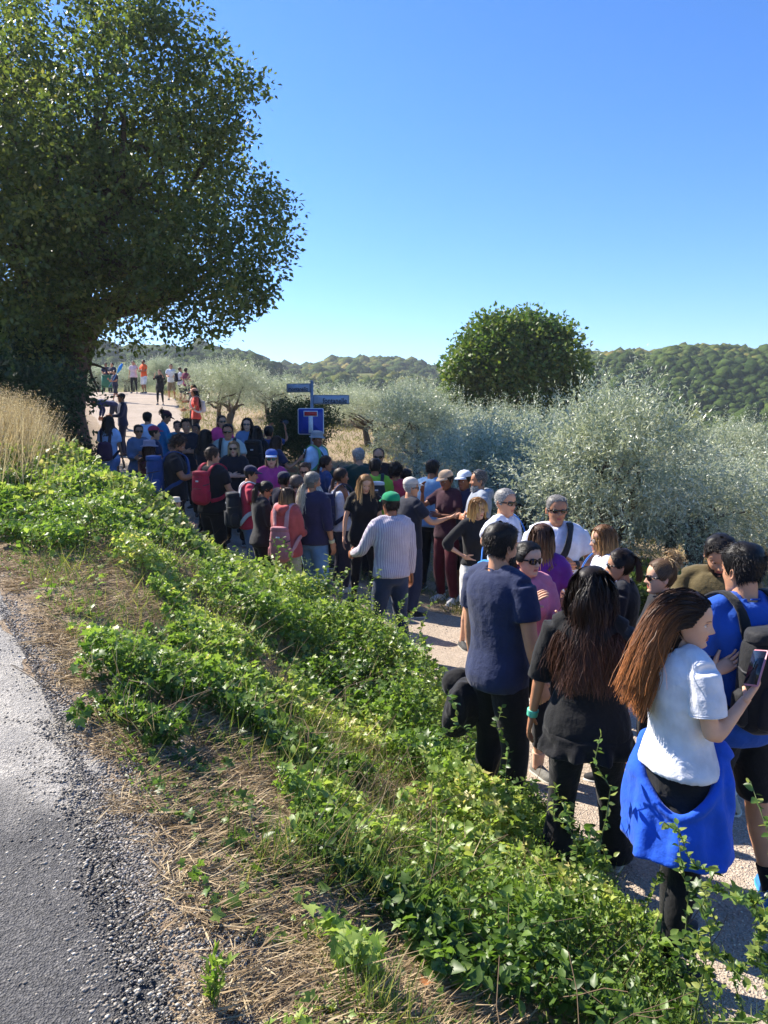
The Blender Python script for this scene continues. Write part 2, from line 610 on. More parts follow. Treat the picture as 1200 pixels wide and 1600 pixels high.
LOBED = np.array([(0, .1), (.30, -.16), (.48, .12), (.34, .26), (.58, .56), (.24, .55), (0, 1.0), (-.24, .55), (-.58, .56), (-.34, .26), (-.48, .12), (-.30, -.16)])
HEART = np.array([(0, .05), (.28, -.10), (.46, .18), (.30, .62), (0, 1.0), (-.30, .62), (-.46, .18), (-.28, -.10)])
OVATE = np.array([(0, 0), (.26, .22), (.30, .5), (.16, .8), (0, 1.0), (-.16, .8), (-.30, .5), (-.26, .22)])
def leaf_poly(C, D, Nn, L, outline, fold=.22, droop=.18):
    """leaves with a real outline: fan of triangles round a midrib point"""
    D = unit(D)
    S = unit(np.cross(D, Nn))
    U = np.cross(S, D)
    n, k = len(C), len(outline)
    pts = np.vstack([outline, [[0, .35]]])
    L = np.broadcast_to(np.asarray(L, float), (n,))[:, None, None]
    x, y = pts[:, 0], pts[:, 1]
    z = np.abs(x) * fold - droop * y ** 2 + .03
    V = C[:, None] + L * (x[None, :, None] * S[:, None] + y[None, :, None] * D[:, None] + z[None, :, None] * U[:, None])
    a = np.arange(k)
    T = np.stack([a, (a + 1) % k, np.full(k, k)], -1)
    F = (np.arange(n)[:, None, None] * (k + 1) + T[None]).reshape(-1, 3)
    return V.reshape(-1, 3), F, k

def rdir(n, g=rng):
    return unit(g.normal(size=(n, 3)))

M_oak = leaf_mat('oak_leaf', [(0, lin('#3a4828')), (.45, lin('#5b6a38')), (.8, lin('#838848')), (1, lin('#ab9c5c'))], .48, .38, .5)
M_round = leaf_mat('round_tree_leaf', [(0, lin('#354e23')), (.5, lin('#526c30')), (1, lin('#888c45'))], .36)
M_olive = leaf_mat('olive_leaf', [(0, lin('#596650')), (.35, lin('#939d85')), (.7, lin('#c0c4ae')), (1, lin('#dedfcc'))], .28, .36, .5, (1.1, 1.15, .85))
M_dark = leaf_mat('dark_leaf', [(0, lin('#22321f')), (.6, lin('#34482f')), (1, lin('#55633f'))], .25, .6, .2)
M_bark = bark_mat('oak_bark', '#3a2c22', '#6b5342')
M_obark = bark_mat('olive_bark', '#3b332b', '#7d7163', 9)

def limb_path(a, b, bend, n=7, g=rng):
    t = np.linspace(0, 1, n)[:, None]
    off = g.normal(size=3) * bend
    p = a + (b - a) * t + np.sin(t * np.pi) * off
    p[1:-1] += g.normal(size=(n - 2, 3)) * bend * .16
    return p

def crown_lobes(lobes, n_clusters, per, L, W, g, crad=.34, core=.25):
    """leaf clusters spread through ellipsoidal lobes (c, r3)"""
    C, Rr = np.array([l[0] for l in lobes]), np.array([l[1] for l in lobes])
    w = (Rr[:, 0] * Rr[:, 2]) ** 1.0
    pick = g.choice(len(lobes), n_clusters, p=w / w.sum())
    d = rdir(n_clusters, g)
    rad = np.where(g.random(n_clusters) < core, g.random(n_clusters) ** .5 * .8, .78 + .26 * g.random(n_clusters))
    c = C[pick] + d * Rr[pick] * rad[:, None]
    k = per
    cc = np.repeat(c, k, 0)
    n = len(cc)
    off = rdir(n, g) * (g.random(n) ** .5 * crad)[:, None] * (1, 1, .75)
    P = cc + off
    D = unit(unit(off) + g.normal(size=(n, 3)) * .7 + (0, 0, -.15))
    Nn = unit(g.normal(size=(n, 3)) * .8 + (0, 0, .8))
    shade = np.repeat(np.clip(g.normal(.5, .2, n_clusters), 0, 1), k)
    r = np.clip(shade * .65 + g.random(n) * .4, 0, 1)
    sz = g.uniform(.65, 1.25, n)
    V, F = leaf_quads(P, D, Nn, L * sz, W * sz)
    return V, F, r, c

# ---- the big oak at the left of the lane
def big_tree():
    g = np.random.default_rng(11)
    spec = [(150, 250, 200, 0), (110, 385, 155, 0), (300, 240, 100, .6), (350, 370, 92, .2), (300, 430, 88, -1), (215, 125, 100, 0),
            (50, 110, 80, 1), (318, 118, 52, .8), (368, 128, 34, .5), (425, 368, 36, .3), (385, 430, 50, -.3), (265, 455, 56, -1.0),
            (105, 490, 74, -.5), (20, 340, 170, -1), (-90, 190, 190, 0), (-90, 400, 190, -1), (188, 30, 52, .4), (180, -70, 95, .5),
            (25, -25, 55, .6), (330, 470, 42, -.6), (30, 520, 90, 1.5), (395, 305, 36, .2), (-200, 300, 160, 1), 
            (345, 215, 50, .3), (160, 380, 150, 3), (250, 300, 140, 3.2), (60, 250, 160, 3), (30, 565, 70, -2), (-20, 610, 70, -2.5)]
    for u, v in ((250, 35), (335, 75), (395, 150), (372, 215), (415, 295), (452, 335), (455, 395), (415, 450), (380, 488), (330, 505), (285, 520), (225, 528), (300, 45), (225, -20), (95, -60)):
        spec.append((u - 8 + g.normal() * 6, v + g.normal() * 6, g.uniform(18, 30), g.normal() * .8))
    lobes = []
    for u, v, r, dy in spec:
        c = at(u, v, 17.4 + dy)
        R = r * 17.4 / 1200
        lobes.append((c, np.array([R, R * (1.0 if r > 60 else .9), R])))
    base = np.array([-7.35, 17.8, ground(-7.35, 17.8) - .1])
    root = empty('oak_tree', base, 0, 'huge leafy oak towering over the left side of the lane', 'tree')
    V, F, r, cl = crown_lobes(lobes, 3500, 36, .125, .075, g, .42, .36)
    V -= base
    link('crown', mesh_np('crown', V, [F], [M_oak], attrs={'r': r}), root)
    G = Geo()
    tp = np.array([[0, 0, -.4], [.05, 0, .3], [-.02, .05, 1.2], [.1, .1, 2.2], [.05, .05, 3.4], [-.1, 0, 5.0], [-.1, .1, 7]])
    G.add(*tube(tp, [.72, .55, .45, .42, .38, .27, .14], 14))
    link('trunk', G.mesh('trunk', [M_bark], True), root)
    for i in range(26):
        l = lobes[i % len(lobes)][0] - base
        s = tp[3 + (i % 4)] if l[2] > 3 else tp[2]
        G = Geo()
        e = s + (l + g.normal(size=3) * .3 - s) * .9
        low = l[2] < 4.6
        p = limb_path(tp[5] if low else s, e, .15 if low else .45, 8, g)
        G.add(*tube(p, np.linspace(.17, .025, 8), 7))
        for q in range(4):
            k = g.integers(2, 6)
            e2 = p[k] + (rdir(1, g)[0] * .8 - unit(e) * .2) * g.uniform(.6, 1.1)
            G.add(*tube(limb_path(p[k], e2, .15, 5, g), np.linspace(.04, .008, 5), 5))
        link('limb', G.mesh('limb', [M_bark], True), root)
big_tree()

# ---- bushes under and beside the oak, in its shade
def bush(name, c, R, n, per, L, W, mat, seed, label, cat='bush', group=None, crad=.22, stems=7):
    g = np.random.default_rng(seed)
    gz = float(ground(c[0], c[1]))
    root = empty(name, (c[0], c[1], gz), 0, label, cat, group)
    lobes = []
    for i in range(9):
        o = rdir(1, g)[0] * np.array(R) * .5
        lobes.append((np.array([o[0], o[1], max(.15 * R[2], R[2] * .85 + o[2] * .8)]), np.array(R) * g.uniform(.4, .6)))
    V, F, r, cl = crown_lobes(lobes, n, per, L, W, g, crad, .4)
    keep = V.reshape(-1, 4, 3)[:, :, 2].min(1) > -.1
    V = V.reshape(-1, 4, 3)[keep].reshape(-1, 3)
    link('foliage', mesh_np('foliage', V, [np.arange(len(V)).reshape(-1, 4)], [mat], attrs={'r': r[keep]}), root)
    G = Geo()
    for i in range(stems):
        e = lobes[i % 9][0] * np.array([1, 1, .95])
        G.add(*tube(limb_path(np.array([g.normal() * .06, g.normal() * .06, -.1]), e, .12, 6, g), np.linspace(.03, .008, 6), 5))
    link('stem', G.mesh('stem', [M_obark], True), root)
    return root
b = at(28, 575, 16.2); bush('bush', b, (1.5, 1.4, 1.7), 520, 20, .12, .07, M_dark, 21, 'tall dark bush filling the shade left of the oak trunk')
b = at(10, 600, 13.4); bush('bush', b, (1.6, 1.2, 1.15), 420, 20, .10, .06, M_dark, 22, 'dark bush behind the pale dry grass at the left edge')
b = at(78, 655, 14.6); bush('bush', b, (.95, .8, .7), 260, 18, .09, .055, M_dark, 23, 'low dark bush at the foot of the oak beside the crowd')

# ---- round oak behind the olives
def round_tree(u, v, rpx, y, label):
    g = np.random.default_rng(31)
    k = y / 1200 * .96
    c = at(u, v, y)
    base = np.array([c[0], y, float(ground(c[0], y))])
    root = empty('round_tree', base, 0, label, 'tree')
    spec = [(0, 0, 70), (-58, 10, 50), (55, 5, 52), (-30, -38, 36), (28, -42, 36), (70, 45, 38), (-70, 45, 38), (0, 45, 70), (45, -22, 40), (-80, 5, 26), (90, 20, 24), (60, -56, 16), (-12, -62, 17), (20, -66, 14), (-62, -40, 16), (92, -15, 15), (-95, 40, 16), (98, 50, 18), (75, -38, 14), (-40, -56, 13)]
    lobes = [(at(u + a, v + b_, y + g.normal() * .8) - base, np.array([r * k, r * k, r * k])) for a, b_, r in spec]
    V, F, r, cl = crown_lobes(lobes, 1250, 30, .24, .15, g, .72, .3)
    link('crown', mesh_np('crown', V, [F], [M_round], attrs={'r': r}), root)
    G = Geo()
    top = lobes[0][0]
    tp = limb_path(np.array([0, 0, -.3]), top, .1, 6, g)
    G.add(*tube(tp, np.linspace(.35, .12, 6), 9))
    for l in lobes[1:9]:
        G.add(*tube(limb_path(tp[3], l[0], .2, 5, g), np.linspace(.12, .03, 5), 6))
    link('trunk', G.mesh('trunk', [M_bark], True), root)
round_tree(805, 568, 100, 37.5, 'round dark green oak rising above the silvery olives')

# ---- olive trees: three kinds of crown shared by many trees
def olive_proto(seed, R, Hc, n_shoot, per, upright=.5):
    """crown of leafy shoots round (0,0,Hc), radii R; returns mesh, lobes"""
    g = np.random.default_rng(seed)
    lob = []
    for i in range(8):
        o = rdir(1, g)[0] * np.array(R) * .52
        lob.append((o + (0, 0, Hc), np.array(R) * g.uniform(.42, .62)))
    pick = g.integers(0, 8, n_shoot)
    C = np.array([l[0] for l in lob])[pick]
    Rr = np.array([l[1] for l in lob])[pick]
    d = rdir(n_shoot, g)
    B = C + d * Rr * (.35 + .65 * g.random(n_shoot)[:, None] ** .6)
    sd_ = unit(d * .7 + np.array([0, 0, upright]) + g.normal(size=(n_shoot, 3)) * .35)
    low = d[:, 2] < -.2
    sd_[low] = unit(d[low] + g.normal(size=(low.sum(), 3)) * .3 + (0, 0, -.5))
    sl = g.uniform(.3, .75, n_shoot)
    tall = (d[:, 2] > .45) & (g.random(n_shoot) < .35)
    sl[tall] *= 1.45
    sd_[tall] = unit(sd_[tall] + (0, 0, 1.6))
    k = per
    t = np.tile(np.linspace(.05, 1, k), n_shoot)
    i = np.repeat(np.arange(n_shoot), k)
    side = rdir(len(i), g)
    P = B[i] + sd_[i] * (sl[i] * t)[:, None] + (0, 0, -.08) * (t ** 2 * sl[i])[:, None] + side * .015
    D = unit(sd_[i] * .55 + side * .8)
    Nn = unit(g.normal(size=(len(i), 3)) + (0, 0, .6))
    L = g.uniform(.075, .13, len(i)) * (1 - .35 * t)
    V, F = leaf_quads(P, D, Nn, L, L * .27, .06, .5)
    r = np.clip(np.repeat(g.normal(.5, .16, n_shoot), k) * .6 + g.random(len(i)) * .45, 0, 1)
    me = mesh_np('crown', V, [F], [M_olive], attrs={'r': r})
    return me, lob
def olive_trunk(seed, lob, Hc, multi=3):
    g = np.random.default_rng(seed + 100)
    G = Geo()
    for m_ in range(multi):
        a = m_ / multi * 6.28 + g.random()
        foot = np.array([math.cos(a) * .14, math.sin(a) * .14, -.25])
        knee = np.array([math.cos(a) * .35, math.sin(a) * .35, Hc * .52])
        G.add(*tube(limb_path(foot, knee, .10, 6, g), np.linspace(.16, .09, 6), 8))
        for q in range(3):
            l = lob[(m_ * 3 + q) % 8][0]
            G.add(*tube(limb_path(knee, l, .18, 6, g), np.linspace(.085, .02, 6), 6))
    return G.mesh('trunk', [M_obark], True)
PROTO = []
for s_, R_3, hc, ns, pr in ((41, (2.1, 2.0, 1.35), 1.75, 1850, 19), (42, (1.8, 1.8, 1.5), 1.85, 1750, 19), (43, (2.3, 2.2, 1.25), 1.6, 1900, 18)):
    me, lob = olive_proto(s_, R_3, hc, ns, pr)
    PROTO.append((me, olive_trunk(s_, lob, hc), hc))
OLIVES = [  # photo column, distance, photo row of the top, turn, kind, label
    (945, 10.6, 606, .3, 1, 'tall silvery olive with upright shoots, the nearest olive, right of the sunglassed men'),
    (1085, 12.2, 662, 1.7, 0, 'broad silvery olive spreading behind the man in the olive green shirt'),
    (1200, 14.0, 665, 2.2, 2, 'silvery olive cut by the right edge of the picture'),
    (845, 12.6, 615, 4.0, 2, 'dense olive behind the two sunglassed men in white'),
    (762, 15.0, 600, 5.0, 0, 'olive with a dark foot above the bearded man with the grey hood'),
    (672, 18.5, 610, 5.2, 1, 'olive with a dark shaded side above the man in the light blue shirt'),
    (585, 22.0, 592, .9, 0, 'open pale olive with forked trunk right of the street name plates'),
    (352, 27.0, 550, 2.6, 2, 'olive with a thick leaning trunk beside the far end of the lane'),
    (1010, 17.0, 640, 3.3, 0, 'olive in the second row, seen over the nearest olive'),
    (1140, 19.0, 660, .2, 1, 'olive in the second row towards the right edge'),
    (890, 21.0, 605, 1.2, 2, 'olive in the second row below the round oak'),
    (740, 26.0, 600, 2.9, 0, 'far olive left of the round oak'),
    (650, 29.0, 595, 5.6, 1, 'far olive in front of the middle ridge'),
    (520, 29.0, 585, 4.4, 2, 'far pale olive seen between the street name plates'),
    (425, 31.0, 565, 1.1, 0, 'far pale olive left of the street name plates'),
    (250, 49.0, 560, .6, 1, 'distant olive behind the walkers with rucksacks at the top of the lane'),
    (318, 39.0, 553, 2.0, 0, 'distant olive right of the walkers at the top of the lane'),
    (200, 52.0, 558, 3.8, 2, 'distant olive behind the orange shirt'),
    (150, 50.0, 560, 4.9, 0, 'distant olive behind the green litter bin'),
]
for u, y, v_, rz, k, lab in OLIVES:
    p = at(u, v_, y)
    gz = float(ground(p[0], y))
    root = empty('olive_tree', (p[0], y, gz), rz, lab, 'olive tree', 'olive trees of the grove')
    sc_ = (p[2] - gz) / (PROTO[k][2] + 1.75)
    wd = max(sc_, .82)
    root.scale = (wd, wd, sc_)
    cr = link('crown', PROTO[k][0], root)
    link('trunk', PROTO[k][1], root)
    if 'trunk' in lab:
        cr.location.z, cr.scale = .95, (.85, .85, .72)

# dark shrub behind the dead end sign
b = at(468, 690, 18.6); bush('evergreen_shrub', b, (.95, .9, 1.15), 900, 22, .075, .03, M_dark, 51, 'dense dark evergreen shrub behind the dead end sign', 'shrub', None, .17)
# green scrub at the foot of the near olives
M_scrub = leaf_mat('scrub_leaf', [(0, lin('#3a4f26')), (.5, lin('#5f7638')), (1, lin('#93954f'))], .3)
b = at(1005, 820, 9.3); bush('scrub', b, (.62, .5, .42), 210, 16, .07, .045, M_scrub, 52, 'bright green scrub at the foot of the nearest olive', 'bush', None, .14)
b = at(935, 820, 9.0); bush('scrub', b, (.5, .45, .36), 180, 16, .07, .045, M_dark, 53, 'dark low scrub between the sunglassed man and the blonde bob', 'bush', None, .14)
b = at(1075, 835, 9.6); bush('scrub', b, (.6, .5, .33), 150, 16, .07, .03, M_olive, 54, 'greyish dry scrub behind the messy blonde bun', 'bush', None, .14)

# ---- wooded hillside crowns, far-off wood that reads as one mass
def ico():
    ph = (1 + 5 ** .5) / 2
    V = unit(np.array([(-1, ph, 0), (1, ph, 0), (-1, -ph, 0), (1, -ph, 0), (0, -1, ph), (0, 1, ph), (0, -1, -ph), (0, 1, -ph), (ph, 0, -1), (ph, 0, 1), (-ph, 0, -1), (-ph, 0, 1)], float))
    F = np.array([(0, 11, 5), (0, 5, 1), (0, 1, 7), (0, 7, 10), (0, 10, 11), (1, 5, 9), (5, 11, 4), (11, 10, 2), (10, 7, 6), (7, 1, 8), (3, 9, 4), (3, 4, 2), (3, 2, 6), (3, 6, 8), (3, 8, 9), (4, 9, 5), (2, 4, 11), (6, 2, 10), (8, 6, 7), (9, 8, 1)])
    return V, F
def ico2():
    V, F = ico()
    V = list(map(tuple, V)); cache = {}
    def mid(a, b):
        k = (min(a, b), max(a, b))
        if k not in cache:
            V.append(tuple(unit(np.array(V[a]) + np.array(V[b]))))
            cache[k] = len(V) - 1
        return cache[k]
    out = []
    for a, b, c in F:
        x, y, z = mid(a, b), mid(b, c), mid(c, a)
        out += [(a, x, z), (b, y, x), (c, z, y), (x, y, z)]
    return np.array(V), np.array(out)
def hill_wood():
    g = np.random.default_rng(61)
    n = 120000
    t = g.uniform(-.62, .62, n)
    D, _ = ridge(t)
    f = np.sqrt(g.uniform(.32 ** 2, 1.02 ** 2, n))
    y = D * f / np.sqrt(1 + t * t)
    x = t * y
    keep = (np.hypot(x, y) > 95) & (fbm(np.stack([x, y], -1), .03) > .34)
    # only slopes that show above the grove
    z = ground(x, y)
    u, v, zz = proj(np.stack([x, y, z], -1))
    keep &= (v < 720) & ~((u < 700) & (v > 640)) & ~(u < 60)
    x, y, z = x[keep][:30000], y[keep][:30000], z[keep][:30000]
    n = len(x)
    V0, F0 = ico()
    sz = np.exp(g.normal(.08, .36, n)) * np.clip(np.hypot(x, y) / 240, .75, 1.5)
    jit = g.uniform(.72, 1.2, (n, len(V0), 1))
    sq = np.stack([g.uniform(.8, 1.3, n), g.uniform(.8, 1.3, n), g.uniform(.7, 1.25, n)], -1)
    V = np.stack([x, y, z + sz * .3], -1)[:, None] + V0[None] * sz[:, None, None] * jit * sq[:, None]
    F = (np.arange(n)[:, None, None] * len(V0) + F0[None]).reshape(-1, 3)
    base = np.clip(fbm(np.stack([x, y], -1), .02, 2) * .8 + g.normal(0, .16, n), 0, 1)
    m, tt, p, o = nt('far_foliage')
    a = N(tt, 'ShaderNodeAttribute', attribute_name='r')
    c = ramp(tt, a.outputs['Fac'], [(.1, lin('#324421')), (.45, lin('#4e5f2e')), (.7, lin('#6c6e39')), (1, lin('#8b7c45'))])
    br = ramp(tt, noise(tt, .9, 8, .8), [(.35, (.5, .5, .52)), (.65, (1.4, 1.4, 1.35))])
    c = mixc(tt, 1.0, c, br, 'MULTIPLY')
    tt.links.new(c, p.inputs['Base Color'])
    p.inputs['Roughness'].default_value = 1
    p.inputs['Specular IOR Level'].default_value = .05
    bump(tt, p, noise(tt, 1.5, 4, .7), 1.0, .6)
    tag(link('hill_wood', mesh_np('hill_wood', V.reshape(-1, 3), [F], [m], attrs={'r': np.repeat(base, len(V0))})),
        'dense green wood covering the distant hills', 'wood', None, 'stuff')
hill_wood()
# ------------------------------------------------------------------ plants on the bank
M_bramble = leaf_mat('bank_leaf', [(0, lin('#3a5222')), (.3, lin('#5c7834')), (.6, lin('#829c48')), (.85, lin('#a9b660')), (1, lin('#c9bc7c'))], .40, .42, .42)
M_upper = leaf_mat('upper_bank_leaf', [(0, lin('#42562a')), (.4, lin('#66803a')), (.7, lin('#93a552')), (.9, lin('#b4b56c')), (1, lin('#c9b98a'))], .42, .45, .4)
M_vine = leaf_mat('vine_leaf', [(0, lin('#3c5526')), (.5, lin('#5f7d38')), (1, lin('#a3a95a'))], .38, .4, .45)
M_straw = leaf_mat('straw', [(0, lin('#6b5840')), (.5, lin('#a89170')), (1, lin('#d3c19c'))], .15, .7, .2, (1, 1, .8))
M_grass = leaf_mat('grass_blade', [(0, lin('#46602a')), (.6, lin('#7b8f45')), (1, lin('#b3a868'))], .3, .5, .3)
M_hay = leaf_mat('dry_grass', [(0, lin('#8a7a58')), (.5, lin('#bba984')), (1, lin('#ddcfae'))], .3, .7, .2, (1.1, 1.05, .8))
M_stem = plain('#6d5a44', .8, name='stem')
M_gstem = plain('#5d6b3a', .7, name='green_stem')

def in_poly(u, v, poly):
    p = np.array(poly, float)
    x1, y1 = p[:, 0], p[:, 1]
    x2, y2 = np.roll(x1, -1), np.roll(y1, -1)
    c = ((y1[None] > v[:, None]) != (y2[None] > v[:, None])) & (u[:, None] < (x2 - x1)[None] * (v[:, None] - y1[None]) / ((y2 - y1)[None] + 1e-9) + x1[None])
    return c.sum(1) % 2 == 1

# the leafy part of the bank, as a patch of ground (corners taken where they lie on the slope)
LEAFY = [(-300, 700), (0, 668), (110, 690), (230, 770), (330, 850), (420, 920), (520, 985), (690, 1050), (830, 1160), (950, 1300), (1040, 1440), (1130, 1600), (1200, 1750), (800, 1750), (760, 1600), (640, 1500), (500, 1430), (440, 1330), (455, 1220), (380, 1180), (250, 1165),
         (140, 1130), (110, 1060), (200, 1010), (275, 990), (280, 930), (170, 880), (60, 850), (0, 850), (-300, 900)]
def bank_points(n, g, ymax=15.0, dmin=-.30, dmax=1.0):
    y = 1.5 + (ymax - 1.5) * g.random(n) ** 1.5
    wid = (xe(y) - xr(y))
    d = dmin + g.random(n) * (wid * dmax - dmin)
    x = xe(y) - d
    return x, y, d, wid

def leafy_density(x, y):
    z = ground(x, y)
    u, v, _ = proj(np.stack([x, y, z], -1))
    a = in_poly(u + (fbm(np.stack([x, y], -1), 3.0) - .5) * 200, v + (fbm(np.stack([x + 5, y], -1), 3.0) - .5) * 200, LEAFY)
    P2 = np.stack([x, y], -1)
    patch = fbm(P2 + 3.3, 2.3, 3)
    holes = patch < .435
    return a & ~holes, a, z, u, v

def cover():
    g = np.random.default_rng(71)
    # height of the plant layer
    def layer(x, y, d):
        P2 = np.stack([x, y], -1)
        h = .04 + .40 * fbm(P2 + 1.7, 1.9, 3) ** 1.5 + .18 * np.exp(-((d - .35) / .35) ** 2) * fbm(P2 + 4, 1.3) * 2 + .24 * np.exp(-((d - .1) / .38) ** 2) * (.35 + .65 * smooth(3.2, 5.0, y)) * (.6 + .8 * fbm(P2 + 14, 3.0))
        return h * (.75 + .45 * smooth(4, 8, y)) * (1 - .5 * smooth(3.3, 2.7, y) * smooth(.9, .2, d))
    # near: leaves with a real outline
    n = 140000
    x, y, d, w = bank_points(n, g, 7.2)
    ok, a, z, u, v = leafy_density(x, y)
    area_w = (xe(y) - xr(y)) * ((y - 1.5) / 5.7) ** .333
    ok &= g.random(n) < np.clip(area_w / 2.4, .12, 1)
    stray = ~ok & ~a & (g.random(n) < .05 * (fbm(np.stack([x, y], -1), 2.6) > .5)) & (d < w * .93)
    sel = ok | stray
    x, y, d, z, stray = x[sel], y[sel], d[sel], z[sel], stray[sel]
    h = layer(x, y, d) * np.where(stray, .25, 1)
    k = g.random(len(x)) ** .55
    zz = z + h * k + .01
    P = np.stack([x, y, zz], -1)
    n = len(P)
    Nn = unit(np.stack([g.normal(0, .65, n) - .1, g.normal(0, .65, n), np.full(n, .7)], -1))
    D = rdir(n, g); D[:, 2] *= .3
    D = unit(D - Nn * (D * Nn).sum(1, keepdims=True))
    L = (.012 + .046 * g.random(n) ** 1.6) * (.85 + .3 * fbm(P[:, :2], 1.2))
    rc = np.clip(1.1 * (fbm(P[:, :2] * 1.0, 1.4, 2) - .25) + .42 * g.random(n) - .05 + .05 * k + .25 * (g.random(n) < .06), 0, 1)
    kind = fbm(P[:, :2] + 8, 1.1)
    Vs, Fs, rs, nv = [], [], [], 0
    for m_, outl in ((kind > .42, LOBED), ((kind <= .42) & (kind > .34), HEART), (kind <= .34, OVATE)):
        V, F, q = leaf_poly(P[m_], D[m_], Nn[m_], L[m_], outl, .25, .25)
        Vs.append(V); Fs.append(F + nv); rs.append(np.repeat(rc[m_], q)); nv += len(V)
    tag(link('bank_plants', mesh_np('bank_plants', np.concatenate(Vs), [np.concatenate(Fs)], [M_bramble], attrs={'r': np.concatenate(rs)})),
        'thick green ground cover of lobed leaves spreading down the bank', 'ground cover', None, 'stuff')
    # farther up the bank: simpler leaves
    n = 210000
    y = 6.2 + 10.5 * g.random(n) ** 1.15
    d = -.1 + g.random(n) * 7.5
    x = xe(y) - d
    ok, a, z, u, v = leafy_density(x, y)
    hay = (smooth(150, 40, u) * smooth(740, 690, v) > g.random(n))
    ok = (ok | (a & (g.random(n) < .4))) & ~hay & (y > 6.2 + .9 * g.random(n)) & (u > -120)
    x, y, z, d = x[ok], y[ok], z[ok], d[ok]
    h = layer(x, y, np.minimum(d, 1.2))
    P = np.stack([x, y, z + h * g.random(len(x)) ** .5 + .01], -1)
    n = len(P)
    Nn = unit(np.stack([g.normal(0, .5, n), g.normal(0, .5, n) - .1, np.full(n, .8)], -1))
    D = rdir(n, g)
    L = g.uniform(.035, .075, n)
    V, F = leaf_quads(P, D, Nn, L, L * .85, .14)
    rc = np.clip(.5 * fbm(P[:, :2], 1.6) + .55 * g.random(n) + .06, 0, 1)
    tag(link('bank_plants', mesh_np('bank_plants', V, [F], [M_upper], attrs={'r': rc})),
        'lighter green ground cover higher up the bank beside the crowd', 'ground cover', None, 'stuff')
    # stems threading the cover
    G = Geo()
    n = 420
    x, y, d, w = bank_points(n * 6, g, 7.0)
    ok, a, z, u, v = leafy_density(x, y)
    idx = np.where(a)[0][:n]
    for i in idx:
        p = np.array([x[i], y[i], z[i] + .02])
        a_ = g.random() * 6.28; ln = g.uniform(.15, .5); rise = g.uniform(.05, .32)
        q = p + np.array([math.cos(a_) * ln, math.sin(a_) * ln, rise - .1 * ln])
        G.add(*tube(limb_path(p, q, .04, 5, g), np.linspace(.0028, .0015, 5), 4, cap=False))
    tag(link('bank_stems', G.mesh('bank_stems', [M_stem], True)), 'thin brown stems running through the ground cover', 'stems', None, 'stuff')

    # fine small-leaved weeds over and between the big leaves
    n = 120000
    x, y, d, w = bank_points(n, g, 7.6, -.25)
    ok, a, z, u, v = leafy_density(x, y)
    P2 = np.stack([x, y], -1)
    patch = fbm(P2 + 41, 1.7, 3)
    sel = (a & (patch > .5) | (~a & (patch > .60) & (g.random(n) < .3))) & (d < w * .95) & (g.random(n) < np.clip((xe(y) - xr(y)) * ((y - 1.5) / 6.1) ** .333 / 2.4, .12, 1))
    x, y, z, d = x[sel], y[sel], z[sel], d[sel]
    n = len(x)
    h = layer(x, y, d) * np.where(a[sel], 1.12, .4)
    P = np.stack([x, y, z + h * (.55 + .55 * g.random(n))], -1)
    L = g.uniform(.010, .024, n)
    V, F = leaf_quads(P, rdir(n, g) + (0, 0, .3), rdir(n, g) + (0, 0, .6), L, L * .55, .12)
    tag(link('small_weeds', mesh_np('small_weeds', V, [F], [M_upper], attrs={'r': np.clip(fbm(P2[sel] + 2, 2.2) * .8 + g.random(n) * .4 - .1, 0, 1)})),
        'fine small leaved weeds scattered over the bank', 'weeds', None, 'stuff')
    # pale dead stalks standing out of the cover
    n = 5000
    x, y, d, w = bank_points(n, g, 9.5, -.2)
    ok, a, z, u, v = leafy_density(x, y)
    sel = a & (fbm(np.stack([x, y], -1) + 51, 1.5) > .45)
    x, y, z, d = x[sel], y[sel], z[sel], d[sel]
    n = len(x)
    D = np.stack([g.normal(0, .7, n), g.normal(0, .7, n), np.full(n, .7)], -1)
    V, F = leaf_quads(np.stack([x, y, z + layer(x, y, d) * .5], -1), D, rdir(n, g), g.uniform(.08, .34, n), g.uniform(.002, .005, n), .3, .3)
    tag(link('dead_stalks', mesh_np('dead_stalks', V, [F], [M_straw], attrs={'r': g.random(n)})), 'pale dead stalks standing out of the ground cover', 'stalks', None, 'stuff')

    # dry straw and mown stalks on the bare ground
    n = 190000
    x, y, d, w = bank_points(n, g, 8.0)
    ok, a, z, u, v = leafy_density(x, y)
    tex = fbm(np.stack([x, y], -1) + 21, 5.0, 3)
    sel = (~ok) & (d > .1) & (d < w * (.86 + .2 * tex)) & (tex > .33) & (g.random(n) < np.clip(((y - 1.5) / 6.5) ** .333, .25, 1))
    x, y, z = x[sel], y[sel], z[sel]
    n = len(x)
    P = np.stack([x, y, z + .004 + .02 * g.random(n) ** 2], -1)
    ang = np.where(g.random(n) < .5, g.normal(.5, .5, n), g.random(n) * 6.28)
    D = np.stack([np.cos(ang), np.sin(ang), g.normal(.06, .16, n)], -1)
    Nn = unit(g.normal(size=(n, 3)) * .5 + (0, 0, 1))
    L = g.uniform(.03, .15, n)
    V, F = leaf_quads(P, D, Nn, L, g.uniform(.0022, .006, n), .3, .5)
    tag(link('dry_straw', mesh_np('dry_straw', V, [F], [M_straw], attrs={'r': np.clip(g.random(n) * .7 + .5 * (fbm(P[:, :2] + 3, 4.0) - .3), 0, 1)})), 'matted dry straw and cut stalks on the bare soil', 'straw', None, 'stuff')
    # bits of green grass
    n = 42000
    x, y, d, w = bank_points(n, g, 7.5)
    P2 = np.stack([x, y], -1)
    ok, a, z, u, v = leafy_density(x, y)
    sel = (fbm(P2 + 31, 2.8, 2) > .52) & (d < w * .9) & ((u > 420) | (g.random(n) < .5))
    x, y, z = x[sel], y[sel], z[sel]
    n = len(x)
    D = np.stack([g.normal(0, .5, n), g.normal(0, .5, n), np.full(n, .8)], -1)
